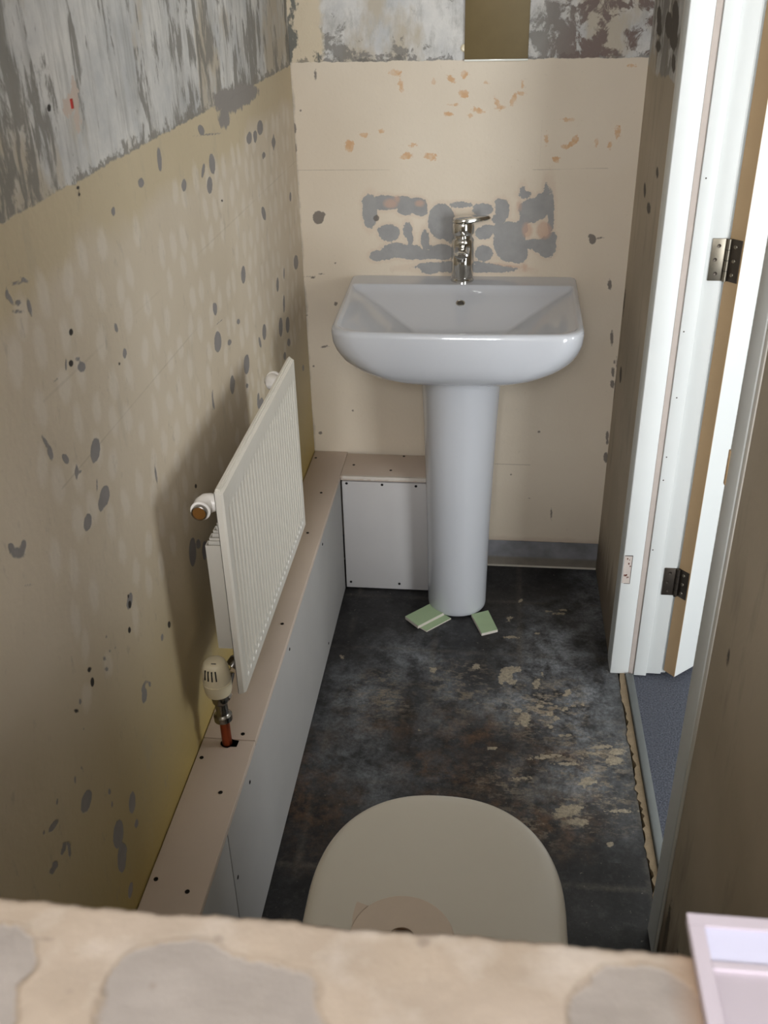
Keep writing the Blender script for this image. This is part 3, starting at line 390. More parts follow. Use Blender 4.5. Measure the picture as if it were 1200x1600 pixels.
# short wall beyond the doorway, wall on the near side, and the piece over the door
J0, J1 = 1.165, 1.877          # faces of the door lining
L0, L1 = 1.097, 1.935          # where the lining ends against plaster
ry = lambda A, B: (np.full(A.shape, RX), A, B)
rf = {'dark': lambda a, b: sdf(a, b, R_DARK + [(2.33, .55, .006, 0, 0, .03), (2.32, .78, .008, 0, 0, .035), (2.25, .62, .02, 0, 0, .02)])}
wr = box('wall_right', (RX + .001, L1, 0), (RX + .115, BY, CZ), 'hall_wall'); tag(wr, kind='structure')
grid('plaster_face', axis_lines(L1, L1, BY, BY, .006, .1), axis_lines(0, 0, 1.6, CZ, .006, .1), ry, 'wall_right', rf, wr)
wn = box('wall_right', (RX + .001, -1.1, 0), (RX + .115, L0, CZ), 'hall_wall'); tag(wn, kind='structure')
near_dark = [(1.12, .02, .05, 0, 0, .06), (1.06, .10, .012, 0, .004, .09), (.98, .08, .01, 0, .006, .10), (1.14, .2, .006, 0, 0, .09), (.9, .05, .02, 0, 0, .08), (1.02, .72, .006, 0, 0, .012), (.86, .9, .004, 0, 0, .02)]
grid('plaster_face', axis_lines(-1.1, .3, L0, L0, .006, .1), axis_lines(0, 0, 1.6, CZ, .006, .1), ry, 'wall_right', {'dark': lambda a, b: sdf(a, b, near_dark)}, wn)
wo = box('wall_right', (RX, L0, 2.06), (RX + .115, L1, CZ), 'wall_right'); tag(wo, kind='structure')
# floor
tiles = [(-.114 + k * .222, .3, -.114 + k * .222, 2.33, .006) for k in (-1, 0, 1, 2)] + [(-.37, 1.93 - k * .228, .33, 1.93 - k * .228, .005) for k in range(-1, 7)]
tiles[1] = (-.114, 1.72, -.125, 2.33, .006); tiles[2] = (.095, 1.60, .10, 2.33, .007)
fl = grid('floor', axis_lines(LX, -.38, .331, .331, .003, .1), axis_lines(-1.1, .6, BY, BY, .003, .1), lambda A, B: (A, B, np.zeros(A.shape)), 'floor',
    {'chip': lambda a, b: sdf(a, b, F_CHIP), 'brown': lambda a, b: sdf(a, b, F_BROWN, -.1), 'dust': lambda a, b: sdf(a, b, F_DUST, -.15), 'scrape': lambda a, b: sdf(a, b, SCRAPE, -.1), 'seam': lambda a, b: segd(a, b, tiles)})
tag(fl, kind='structure')
link('floor_core', box('tmp', (LX, -1.1, -.08), (.330, BY + .1, -.001), 'hall_wall').data, None, fl); bpy.data.objects.remove(bpy.data.objects['tmp'])
# splintered timber edge in the doorway
bm = bmesh.new(); n = 90; top = []
for i in range(n + 1):
    y = .0 + L0 + (L1 - L0 - .055) * i / n; x0 = .3335 + r2.uniform(-.0035, .0035) + .003 * math.sin(i * .37); x1 = .3465
    top.append(((x0, y, .001 + r2.uniform(0, .0012)), (x1, y, .0025)))
va = [[bm.verts.new(p) for p in t] + [bm.verts.new((t[1][0], t[1][1], -.02)), bm.verts.new((t[0][0], t[0][1], -.02))] for t in top]
for a, b in zip(va, va[1:]):
    for k in range(4): bm.faces.new((a[k], b[k], b[(k + 1) % 4], a[(k + 1) % 4]))
bm.faces.new(va[0]); bm.faces.new(va[-1])
tag(finish(bm, 'trim_3', 'raw_wood', None, False), kind='structure')
tag(box('ceiling', (LX - .1, -1.2, CZ), (2.65, 3.3, CZ + .08), 'ceiling'), kind='structure')
# hall beyond the door
hf = box('floor', (.3466, -.5, -.08), (2.6, 3.2, -.004), 'carpet'); tag(hf, kind='structure')
tag(box('wall_hall_far', (RX + .115, 3.2, 0), (2.6, 3.3, CZ), 'hall_wall'), kind='structure')
def wall_with_window(name, y0, y1, x0, x1, wx0, wx1, wz0, wz1, wname):
    bm = bmesh.new()
    for lo, hi in (((x0, y0, 0), (wx0, y1, CZ)), ((wx1, y0, 0), (x1, y1, CZ)), ((wx0, y0, 0), (wx1, y1, wz0)), ((wx0, y0, wz1), (wx1, y1, CZ))): bm_box(bm, lo, hi)
    tag(finish(bm, name, 'hall_wall', None, False), kind='structure')
    w = root(wname, (wx0, y0, wz0), kind='structure'); t = .035; ym = (y0 + y1) / 2 - .02
    box('window_frame', (wx0, ym, wz0), (wx0 + t, ym + .05, wz1), 'white_paint', w, .003); box('window_frame', (wx1 - t, ym, wz0), (wx1, ym + .05, wz1), 'white_paint', w, .003)
    box('window_frame', (wx0 + t, ym, wz0), (wx1 - t, ym + .05, wz0 + t), 'white_paint', w, .003); box('window_frame', (wx0 + t, ym, wz1 - t), (wx1 - t, ym + .05, wz1), 'white_paint', w, .003)
    box('pane', (wx0 + t, ym + .02, wz0 + t), (wx1 - t, ym + .026, wz1 - t), 'glass', w)
wall_with_window('wall_hall_near', -.6, -.5, RX + .115, 2.6, 1.30, 2.20, .18, 1.86, 'window_1')
bm = bmesh.new()
for lo, hi in (((2.6, -.6, 0), (2.7, .9, CZ)), ((2.6, 2.0, 0), (2.7, 3.3, CZ)), ((2.6, .9, 0), (2.7, 2.0, .75)), ((2.6, .9, 1.95), (2.7, 2.0, CZ))): bm_box(bm, lo, hi)
tag(finish(bm, 'wall_hall_right', 'hall_wall', None, False), kind='structure')
w3 = root('added_window', (2.64, .9, .75), kind='structure')  # unseen window, added to go with the side fill lamp
for lo, hi in (((2.62, .9, .75), (2.67, 2.0, .79)), ((2.62, .9, 1.91), (2.67, 2.0, 1.95)), ((2.62, .9, .79), (2.67, .94, 1.91)), ((2.62, 1.96, .79), (2.67, 2.0, 1.91)), ((2.62, 1.43, .79), (2.67, 1.47, 1.91))): box('window_frame', lo, hi, 'white_paint', w3, .003)
for y0 in (.94, 1.47): box('pane', (2.64, y0, .79), (2.646, y0 + .49, 1.91), 'glass', w3)
wall_with_window('wall_rear', -1.2, -1.1, LX - .1, RX + .115, -.33, .23, 1.42, 2.27, 'window_2')
# ------------------------------------------------------------------ the rough plaster ledge under the camera
SZ, SY = 1.15, .2635
la = axis_lines(LX + .001, -.26, .20, RX - .001, .0014, .02); lb = axis_lines(-.30, .16, SY, SY, .0014, .05)
def ledge_disp(A, B):
    e = .0006 * np.sin(A * 61 + 1) + .0004 * np.sin(A * 173 + 2) + .00035 * np.sin(A * 397) + .0002 * np.sin(A * 911)
    w = np.clip((B - .235) / (SY - .235), 0, 1)
    return np.stack([0 * A, e * w, -.0035 * np.clip((B - (SY - .004)) / .004, 0, 1) ** 2 + .0004 * np.sin(A * 90) * np.sin(B * 140)], 1)
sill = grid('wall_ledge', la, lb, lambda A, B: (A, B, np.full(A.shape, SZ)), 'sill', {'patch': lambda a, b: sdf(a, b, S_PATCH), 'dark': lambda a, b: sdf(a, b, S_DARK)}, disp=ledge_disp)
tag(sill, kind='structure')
link('wall_core', box('tmp', (LX + .001, -.299, 0), (RX - .001, SY - .003, SZ - .004), 'board_core').data, None, sill); bpy.data.objects.remove(bpy.data.objects['tmp'])
# ------------------------------------------------------------------ door frame and door
def lining(y_face, side):
    """side -1: far jamb (face looks at -Y), +1: near jamb"""
    t = root('trim_1' if side < 0 else 'trim_2', (RX, y_face, 0), kind='structure'); s = -side
    Y = lambda a, b: tuple(sorted((y_face + s * a, y_face + s * b)))
    def pc(name, x0, x1, a, b, mat, bev=.0012, z0=.0, z1=2.02):
        y0, y1 = Y(a, b); return box(name, (x0, y0, z0), (x1, y1, z1), mat, t, bev)
    pc('lining_board', RX - .003, RX + .0405, 0, .0575, 'white_paint', .002)
    pc('filler_bead', RX + .0408, RX + .0525, .0015, .05, 'filler', .0004)
    pc('door_stop', RX + .053, RX + .082, -.003, .05, 'white_paint')
    pc('frame_post', RX + .082, RX + .118, .006, .05, 'white_paint', .002)
    pc('architrave', RX + .116, RX + .130, .012, .075, 'white_paint', .002)
    pc('plaster_edge', RX - .0015, RX + .006, .0577, .0595 + .012, 'white_paint_old', .0008)
    return t
far = lining(J1, -1); near = lining(J0, 1)
bm = bmesh.new()
for x0, x1, z0, z1 in ((RX - .003, RX + .0465, 2.02, 2.06), (RX + .053, RX + .118, 2.02, 2.05)): bm_box(bm, (x0, J0 - .05, z0), (x1, J1 + .05, z1))
tag(finish(bm, 'trim_4', 'white_paint', None, False), kind='structure')
# old lock keep cut into the far lining, and one in the near lining
kp = box('old_keep_recess', (RX - .0005, J1 - .0008, .262), (RX + .0165, J1 + .001, .335), 'filler', far); tag(kp, 'chipped rectangle of bare wood with red-brown flecks')
r3 = random.Random(5)
bm = bmesh.new()
for k in range(9):
    x = RX + .002 + r3.random() * .011; z = .268 + r3.random() * .06; w = r3.uniform(.001, .003); h = r3.uniform(.002, .005)
    bm_box(bm, (x, J1 - .0013, z), (x + w, J1 - .0008, z + h))
finish(bm, 'rust_fleck', 'rust', kp, False)
bm = bmesh.new()
bm_box(bm, (RX - .0002, J1 - .0012, .335), (RX + .0172, J1 + .0005, .3362)); bm_box(bm, (RX + .0165, J1 - .0012, .262), (RX + .0175, J1 + .0005, .3362)); bm_box(bm, (RX + .004, J1 - .0012, .2608), (RX + .0172, J1 + .0005, .262))
finish(bm, 'recess_edge', 'steel_dark', kp, False)
nk = box('latch_cutout', (RX - .0045, J0 - .006, .895), (RX + .02, J0 + .0012, .945), 'door_wood', near, .001); tag(nk, 'cut-out for the latch in the near jamb')
for i, (x, z) in enumerate(((RX + .062, 1.15), (RX + .060, .86), (RX + .064, .72), (RX + .060, .585), (RX + .060, .53), (RX + .10, .98), (RX + .058, .355))):
    lathe('nail_head', [(.0016, 0), (.0013, .0006)], (x, J1 - .003 if x < RX + .082 else J1 + .006, z), 'steel_dark', far, (0, -1, 0), 8)
# door, opened out into the hall
hp = Vector((RX + .1215, J1 + .0035, 0)); a = math.radians(41)
D = root('door_1', tuple(hp), kind='structure')
mx = Matrix.Translation(hp + Vector((.002, .004, 0))) @ Matrix.Rotation(a, 4, 'Z')       # local x along the leaf, local -y its outer face
box('door_leaf', (0, -.033, .012), (.64, 0, 1.99), 'white_paint', D, .0012, mx)
box('hinge_stile_edge', (-.0006, -.0325, .0125), (.0004, -.0008, 1.9895), 'door_wood', D, 0, mx)
for fy in (-.033, 0):
    for (x0, x1, z0, z1) in ((.10, .29, .20, .85), (.35, .54, .20, .85), (.10, .29, 1.0, 1.85), (.35, .54, 1.0, 1.85)):
        s = -1 if fy else 1
        bm = bmesh.new(); y0 = fy; 
        for (lo, hi) in (((x0, min(y0, y0 + s * .004), z0), (x1, max(y0, y0 + s * .004), z0 + .015)), ((x0, min(y0, y0 + s * .004), z1 - .015), (x1, max(y0, y0 + s * .004), z1)),
                         ((x0, min(y0, y0 + s * .004), z0 + .015), (x0 + .015, max(y0, y0 + s * .004), z1 - .015)), ((x1 - .015, min(y0, y0 + s * .004), z0 + .015), (x1, max(y0, y0 + s * .004), z1 - .015))): bm_box(bm, lo, hi, mx)
        finish(bm, 'panel_moulding', 'white_paint', D, False)
for zc, mt in ((1.0, 'steel'), (.268, 'steel_dark'), (1.75, 'steel')):
    h = .040 if zc > .5 else .036
    hg = lathe('hinge', [(.0042, -h), (.0042, h)], (hp.x, hp.y - .003, zc), mt, D, n=16)
    tag(hg, 'bright steel butt hinge' if zc > .5 else 'dull steel butt hinge')
    box('hinge_leaf', (hp.x - .030, J1 + .0030, zc - h), (hp.x - .002, J1 + .0056, zc + h), mt, hg, .0003)
    box('hinge_leaf', (-.0022, -.0300, zc - h), (-.0006, -.002, zc + h), 'steel_dark', hg, .0003, mx)
    for k in (-1, 0, 1):
        lathe('hinge_screw', [(.0038, 0), (.0034, .0008), (.001, .0002)], (hp.x - .017 - (.004 if k == 0 else 0), J1 + .0030, zc + k * h * .66), 'steel_dark', hg, (0, -1, 0), 12)
        d = mx @ Vector((-.0022, -.016, zc + k * h * .66)); ax = (mx.to_3x3() @ Vector((-1, 0, 0)))
        lathe('hinge_screw', [(.0038, 0), (.0034, .0008), (.001, .0002)], tuple(d), 'steel', hg, tuple(ax), 12)
    for k in (-.5, 0, .5):
        lathe('knuckle_joint', [(.0046, -.0005), (.0046, .0005)], (hp.x, hp.y - .003, zc + k * h), 'dark', hg, n=16)
ts = box('threshold_strip', (.3475, L0 + .0, -.004), (.3665, 1.873, .0075), 'alu', None, .0035, seg=3)
tag(ts, 'narrow grey metal threshold strip across the doorway beside the dark carpet', 'threshold strip')
# ------------------------------------------------------------------ plasterboard pipe boxing
BX, BT, RYF = -.378, .350, 2.19
bxr = tag(root('pipe_boxing', (BX, 1.2, 0)), 'low unpainted plasterboard boxing along the left wall, returning behind the pedestal', 'boxing')
def board(name, lo, hi, mat, lab=None, bev=.0012):
    b = box(name, lo, hi, mat, bxr, bev); 
    if lab: tag(b, lab)
    return b
board('top_board', (LX + .0015, 1.2075, BT - .0125), (BX, BY - .0015, BT), 'board_top', 'buff top board under the radiator')
board('top_board', (LX + .0015, .266, BT - .0125), (BX, 1.206, BT), 'board_top', 'buff top board nearest the camera')
board('top_board', (BX + .0005, RYF, BT - .0125), (-.115, BY - .012, BT), 'board_top', 'short buff top board at the back wall')
board('front_board', (BX - .0125, 1.0135, .001), (BX, RYF - .0005, BT - .013), 'board_front', 'long grey front board')
board('front_board', (BX - .0125, .266, .001), (BX, 1.0105, BT - .013), 'board_front', 'grey front board nearest the camera')
board('rear_board', (BX + .0035, RYF, .004), (-.115, RYF + .0125, BT - .016), 'board_rear', 'grey board facing the room behind the pedestal')
board('end_board', (-.1275, RYF + .013, .004), (-.115, BY - .012, BT - .014), 'board_rear')
# torn paper edge along the top of the rear return: pale filler line
bm = bmesh.new()
for k in range(26):
    x = -.372 + k * .0092
    bm_box(bm, (x, RYF - .0012 - rnd.random() * .001, BT - .006 - rnd.random() * .004), (x + .0094, RYF + .006, BT + .0006))
tag(finish(bm, 'torn_board_edge', 'board_core', bxr, False), 'torn white gypsum edge')
sc0 = None
def screw(x, y, z, axis):
    global sc0
    q = Vector(axis).to_track_quat('Z', 'Y')
    if sc0 is None:
        bm = bmesh.new(); bm_lathe(bm, [(.0036, 0), (.0036, .0006), (.0026, .001), (.0012, .0004)], n=10)
        me = bpy.data.meshes.new('screw'); bm.to_mesh(me); bm.free(); smooth(me); me.materials.append(MAT['screw']); sc0 = me
    o = bpy.data.objects.new('screw', sc0); sc.collection.objects.link(o); o.parent = bxr
    o.location = Vector((x, y, z)) - Vector(ORG[bxr.name]); o.rotation_mode = 'QUATERNION'; o.rotation_quaternion = q
for x, y in ((-.459, 2.29), (-.351, 2.255), (-.223, 2.315), (-.412, 2.096), (-.411, 1.899), (-.399, 1.542), (-.403, 1.221), (-.459, 1.159), (-.407, 1.085), (-.458, .911), (-.406, .894), (-.25, 2.23)): screw(x, y, BT, (0, 0, 1))
for x, z in ((-.362, .329), (-.269, .328), (-.181, .327), (-.362, .022), (-.228, .022)): screw(x, RYF, z, (0, -1, 0))
for y, z in ((1.9, .32), (1.5, .32), (1.15, .31), (1.9, .03), (1.03, .22)): screw(BX, y, z, (1, 0, 0))
# ------------------------------------------------------------------ radiator
rx, Y0, Y1, Z0, Z1 = -.370, 1.160, 1.700, .492, .857
rad = tag(root('radiator', (-.41, 1.43, Z0)), 'white ribbed panel radiator on the left wall above the boxing', 'radiator')
bm = bmesh.new()                                   # pressed steel front panel: flat border, fine vertical flutes
nf = 27; ys = [Y0, Y0 + .004]; xs = [rx - .006, rx]; 
prof = [(Y0, rx - .011), (Y0 + .0015, rx - .003), (Y0 + .005, rx)]
f0, f1 = Y0 + .020, Y1 - .020; p = (f1 - f0) / nf
for k in range(nf):
    b = f0 + k * p
    prof += [(b + p * .10, rx), (b + p * .26, rx - .0042), (b + p * .58, rx - .0042), (b + p * .74, rx)]
prof += [(Y1 - .005, rx), (Y1 - .0015, rx - .003), (Y1, rx - .011)]
rows = [(Z0, 0), (Z0 + .002, 0), (Z0 + .030, 0), (Z0 + .042, 1), (Z1 - .046, 1), (Z1 - .034, 0), (Z1 - .003, 0), (Z1, 0)]
G = []
for ri, (z, w) in enumerate(rows):
    edge = .007 if ri in (0, len(rows) - 1) else 0
    G.append([bm.verts.new((min((rx if not w and x > rx - .0045 and 2 < i < len(prof) - 3 else x), rx - edge), y, z)) for i, (y, x) in enumerate(prof)])
for a_, b_ in zip(G, G[1:]):
    for i in range(len(prof) - 1): bm.faces.new((a_[i], a_[i + 1], b_[i + 1], b_[i]))
G2 = [[bm.verts.new((rx - .012, v.co.y, v.co.z)) for v in row] for row in (G[0], G[-1])]
for i in range(len(prof) - 1):
    bm.faces.new((G[0][i], G2[0][i], G2[0][i + 1], G[0][i + 1])); bm.faces.new((G[-1][i], G[-1][i + 1], G2[1][i + 1], G2[1][i])); bm.faces.new((G2[0][i], G2[1][i], G2[1][i + 1], G2[0][i + 1]))
finish(bm, 'panel', 'radiator', rad, True, 25)
bm = bmesh.new(); bm_box(bm, (rx - .012, Y0 + .004, Z1 - .004), (rx - .004, Y1 - .004, Z1 + .004)); bmesh.ops.bevel(bm, geom=bm.edges[:], offset=.0025, segments=2, affect='EDGES')
finish(bm, 'top_seam', 'radiator', rad)
bm = bmesh.new()                                   # row of small spot-weld dimples near the bottom edge
for k in range(nf):
    bm_lathe(bm, [(.0045, 0), (.0038, .0009), (.002, .0013)], (rx - .0001, f0 + (k + .42) * p, Z0 + .020), (1, 0, 0), 8)
d_ = finish(bm, 'weld_dimple', 'fitting', rad); d_['kind'] = 'stuff'
fin0 = None
for k in range(17):                                # convector channels welded behind the panel
    y = 1.262 + k * .0235
    if fin0 is None:
        bm = bmesh.new(); x0, x1, w, t = -.440, rx - .0125, .0155, .0012
        for lo, hi in (((x0, y, .502), (x0 + t, y + w, .705)), ((x0 + t, y, .502), (x1, y + t, .705)), ((x0 + t, y + w - t, .502), (x1, y + w, .705))): bm_box(bm, lo, hi)
        fin0 = finish(bm, 'convector_fin', 'radiator', rad, False); y00 = y
    else:
        o = fin0.copy(); sc.collection.objects.link(o); o.location = (0, y - y00, 0)
for y, sgn in ((1.207, -1), (1.672, 1)):           # top tappings with their elbows
    e = tube('corner_elbow', [(rx - .012, y, .815), (-.392, y, .815), (-.402, y, .815), (-.409, y + sgn * .003, .815), (-.412, y + sgn * .010, .815), (-.412, y + sgn * .020, .815)], [.0115, .0115, .0145, .0155, .0150, .0135], 'fitting', rad, 24)
    lathe('elbow_collar', [(.0100, 0), (.0148, .001), (.0150, .006), (.0118, .007)], (-.412, y + sgn * .020, .815), 'fitting', rad, (0, sgn, 0), 28)
    if sgn < 0:
        cp = lathe('blanking_plug', [(.0118, 0), (.0118, .0075), (.0105, .0085), (.0098, .0070), (0.0005, .0070)], (-.412, y - .0262, .815), 'chrome_dull', rad, (0, -1, 0), 28)
        tag(cp, 'brassy chrome blanking plug')
        lathe('plug_face', [(.0096, 0), (.0096, .0004)], (-.412, y - .0331, .815), 'brass', cp, (0, -1, 0), 24)
    else:
        bpy.data.objects
        lathe('end_cap', [(.012, 0), (.0125, .004), (.008, .008)], (-.412, y + .026, .815), 'fitting', rad, (0, 1, 0), 24)
# far elbow reads as a round white knob
tube('lower_elbow', [(rx - .012, 1.245, .505), (-.395, 1.245, .497), (-.408, 1.243, .490), (-.4135, 1.236, .484)], [.010, .0115, .0125, .0115], 'chrome_dull', rad, 20)
for y in (1.36, 1.58):                             # wall brackets
    bm = bmesh.new(); bm_box(bm, (LX + .001, y, .53), (LX + .004, y + .022, .60)); bm_box(bm, (LX + .004, y + .008, .53), (-.4405, y + .017, .56))
    finish(bm, 'bracket', 'radiator', rad, False)
# thermostatic valve on its copper tail
vx, vy = -.426, 1.196
val = tag(root('radiator_valve', (vx, vy, BT)), 'cream-topped thermostatic radiator valve on a short copper pipe', 'valve')
lean = Vector((-.02, 0, 1))
lathe('copper_pipe', [(.0085, 0), (.0085, .066)], (vx + .002, vy, BT - .006), 'copper', val, n=20)
bm = bmesh.new()
pv = [bm.verts.new((vx + .002 + rr_ * math.cos(q), vy + rr_ * .85 * math.sin(q), BT + .0006)) for q, rr_ in [(2 * math.pi * k / 14, .0115 + .0035 * r3.random() + (.006 if k in (13, 0, 1) else 0)) for k in range(14)]]
bm.faces.new(pv); bmesh.ops.solidify(bm, geom=bm.faces[:], thickness=.0005); finish(bm, 'hole_rim', 'dark', val, False)
lathe('valve_body', [(.0095, 0), (.0155, .001), (.0155, .011), (.012, .013), (.0105, .016), (.0105, .036), (.0135, .040), (.0145, .050), (.012, .056)], (vx + .001, vy, .404), 'chrome_dull', val, lean, 20)
lathe('union_nut', [(.009, 0), (.0135, .001), (.0135, .010), (.010, .011)], (vx + .002, vy + .008, .444), 'steel_dark', val, (.25, 1, .5), 6, 20)
tube('valve_outlet', [(vx + .002, vy, .438), (vx + .005, vy + .017, .449), (vx + .011, vy + .036, .477)], .008, 'chrome_dull', val, 14)
hdp = [(.0165, 0), (.0205, .002), (.0222, .008), (.0232, .018), (.0236, .026), (.0222, .0265), (.0222, .028), (.0232, .0285), (.0228, .040), (.0212, .054), (.0185, .062), (.0150, .066), (.009, .0675), (.0005, .068)]
vh = lathe('valve_head', hdp, (vx - .0005, vy, .461), 'valve_plastic', val, lean, 36)
for k in range(4):                                 # slots in the dome
    an = math.radians(-98 + (k - 1.5) * 17)
    m = Matrix.Translation((vx - .0015, vy, .507)) @ Matrix.Rotation(an, 4, 'Z') @ Matrix.Rotation(math.radians(-9), 4, 'Y')
    box('slot', (.0205, -.0011, -.008), (.0228, .0011, .010), 'dark', vh, .0003, m)
box('setting_mark', (-.004, -.0008, 0), (.004, .0008, .0006), 'dark', vh, 0, Matrix.Translation((vx + .0, vy - .009, .5282)))
# ------------------------------------------------------------------ washbasin
bxc = -.075; RZ = .835
def rrect(x0, x1, y0, y1, rf_, rb, z, nc=12, ns=14, bow=0, taper=0):
    P = []
    cs = [((x1 - rb, y1 - rb), 90, 0, rb), ((x1 - rf_, y0 + rf_), 0, -90, rf_), ((x0 + rf_, y0 + rf_), -90, -180, rf_), ((x0 + rb, y1 - rb), 180, 90, rb)]
    for k, ((cx, cy), a0, a1, r) in enumerate(cs):
        arc = [(cx + r * math.cos(math.radians(a0 + (a1 - a0) * i / (nc - 1))), cy + r * math.sin(math.radians(a0 + (a1 - a0) * i / (nc - 1)))) for i in range(nc)]
        P += arc; (nx, ny), b0, b1, r2_ = cs[(k + 1) % 4]
        q = (nx + r2_ * math.cos(math.radians(b0)), ny + r2_ * math.sin(math.radians(b0))); s = arc[-1]
        P += [(s[0] + (q[0] - s[0]) * i / (ns + 1), s[1] + (q[1] - s[1]) * i / (ns + 1)) for i in range(1, ns + 1)]
    out = []; xm = (x0 + x1) / 2; hw = (x1 - x0) / 2
    for x, y in P:
        f = (y1 - y) / (y1 - y0); x = xm + (x - xm) * (1 - taper * f)
        y = y - bow * f * (1 - min(1, abs(x - xm) / hw) ** 2)
        out.append((x, y, z))
    return out
bas = tag(root('washbasin', (bxc, BY, .66)), 'white ceramic washbasin fixed to the back wall on a full pedestal', 'washbasin')
xb0, xb1, yb1 = -.349, .199, BY - .0015
spec = [(.690, .185, .150, .10), (.6915, .150, .105, .10), (.697, .115, .072, .11), (.706, .080, .046, .115), (.720, .050, .026, .11), (.738, .028, .013, .10), (.758, .013, .006, .085), (.780, .005, .002, .07), (.800, .001, .0, .058), (.822, .0, .0, .052), (.830, .0015, .0015, .050), (.8342, .005, .005, .048), (RZ, .009, .009, .046)]
rings = []
for z, xi, yi, r in spec:
    rings.append(rrect(xb0 + xi, xb1 - xi, 1.912 + yi, yb1, r, .012, z, bow=.012, taper=.03))
rings.append(rrect(xb0 + .0096, xb1 - .0096, 1.9220, yb1 - .0005, .046, .0115, RZ, bow=.012, taper=.03))
rings.append(rrect(xb0 + .0115, xb1 - .0115, 1.9245, 2.2640, .045, .010, RZ, bow=.011, taper=.03))
rings.append(rrect(xb0 + .0120, xb1 - .0120, 1.925, 2.2625, .0445, .010, RZ, bow=.011, taper=.03))
rings.append(rrect(xb0 + .0138, xb1 - .0138, 1.927, 2.2595, .043, .010, RZ - .0012, bow=.011, taper=.03))
rings.append(rrect(xb0 + .0165, xb1 - .0165, 1.930, 2.2560, .042, .010, RZ - .004, bow=.011, taper=.03))
A_ = rrect(xb0 + .0205, xb1 - .0205, 1.936, 2.251, .041, .009, RZ - .0085, bow=.011, taper=.03); B_ = rrect(-.138, -.008, 2.004, 2.084, .020, .009, .750)
for k in range(0, 9):
    t = k / 8; zt = t ** 1.05
    rings.append([(a[0] + (b[0] - a[0]) * t, a[1] + (b[1] - a[1]) * t, a[2] + (b[2] - a[2]) * zt) for a, b in zip(A_, B_)])
rings.append(rrect(-.118, -.028, 2.022, 2.070, .014, .016, .746)); rings.append(rrect(-.090, -.056, 2.036, 2.056, .008, .008, .744))
loft('bowl', rings, 'ceramic', bas, (True, True), 60)
# overflow on the sloping back of the bowl
ax = Vector((0, -.36, .93)).normalized()
ov = Vector((-.0755, 2.2065, 0)); 
tt = (2.251 - ov.y) / (2.251 - 2.084); ov.z = (RZ - .0085) + (.750 - RZ + .0085) * tt ** 1.05
lathe('overflow_ring', [(.0075, -.002), (.0105, -.001), (.0108, .0012), (.0095, .0020), (.0080, .0008)], tuple(ov), 'chrome', bas, tuple(ax), 24)
lathe('overflow_hole', [(.0078, 0), (.0078, .0009)], tuple(ov), 'chrome_dull', bas, tuple(ax), 20)
lathe('waste', [(.021, 0), (.021, .0015), (.016, .003), (.0005, .0032)], (-.073, 2.046, .7442), 'chrome', bas)
# mixer tap
tx, ty = -.0755, 2.300
tap = lathe('tap_body', [(.0275, 0), (.0275, .0045), (.0262, .006), (.0248, .0075), (.0248, .010), (.0262, .0115), (.0262, .096), (.0245, .100), (.0215, .103), (.0215, .108), (.0250, .111), (.0262, .114), (.0262, .134), (.0245, .138), (.018, .140), (.0005, .1405)], (tx, ty, RZ), 'chrome', bas, n=48)
tag(tap, 'chrome mixer tap body')
loft('tap_spout', [[(tx + w * math.cos(q) * 1.0, y, z + h * math.sin(q)) for q in [2 * math.pi * k / 24 for k in range(24)]] for y, z, w, h in ((ty - .005, RZ + .080, .019, .015), (ty - .035, RZ + .083, .0185, .0125), (ty - .070, RZ + .085, .018, .0105), (ty - .095, RZ + .0855, .0172, .0098), (ty - .1035, RZ + .0853, .0150, .0080), (ty - .1055, RZ + .0852, .010, .005))], 'chrome', tap)
lathe('aerator', [(.0105, 0), (.0105, .006), (.009, .007)], (tx, ty - .090, RZ + .0765), 'chrome_dull', tap, (0, 0, -1), 20)
pl = []
for k in range(28):                                # flat leaf-shaped lever, swung to the right
    q = 2 * math.pi * k / 28; r = .0272
    x, y = r * math.cos(q), r * math.sin(q)
    if math.cos(q) > 0: x = x * 1 + .036 * math.cos(q) ** 1.6; y *= (1 - .45 * math.cos(q) ** 2)
    pl.append((tx + x, ty + y))
lv = [[(x, y, RZ + .141 + h + (x - tx) * .06) for x, y in ((tx + .01 + (a_ - tx - .01) * s, ty + (b_ - ty) * s) for a_, b_ in pl)] for s, h in ((.90, -.002), (1, .0008), (1, .0045), (.94, .0075), (.6, .0090))]
loft('tap_lever', lv, 'chrome', tap, ang=35)
# pedestal
ped = tag(root('pedestal', (-.0685, 2.18, 0)), 'tapering white ceramic full pedestal under the washbasin', 'pedestal')
prs = []
for z, hw, yf in ((.0045, .0765, 2.073), (.010, .0775, 2.068), (.02, .0775, 2.067), (.10, .0782, 2.066), (.25, .0805, 2.064), (.40, .0845, 2.059), (.55, .0895, 2.053), (.64, .0935, 2.047), (.689, .0950, 2.043)):
    R_ = []; cx = -.0685 - .0 ; yc = yf + hw * 1.02; yb = 2.182 - (0 if z > .3 else 0)
    for k in range(33): q = math.pi + math.pi * k / 32; R_.append((cx + hw * math.cos(q), yc + hw * 1.02 * math.sin(q), z))
    for k in range(1, 5): R_.append((cx + hw, yc + (yb - yc) * k / 4, z))
    for k in range(1, 8): R_.append((cx + hw - 2 * hw * k / 8, yb, z))
    for k in range(0, 4): R_.append((cx - hw, yb + (yc - yb) * k / 4, z))
    prs.append(R_)
loft('column', prs, 'ceramic', ped, ang=50)
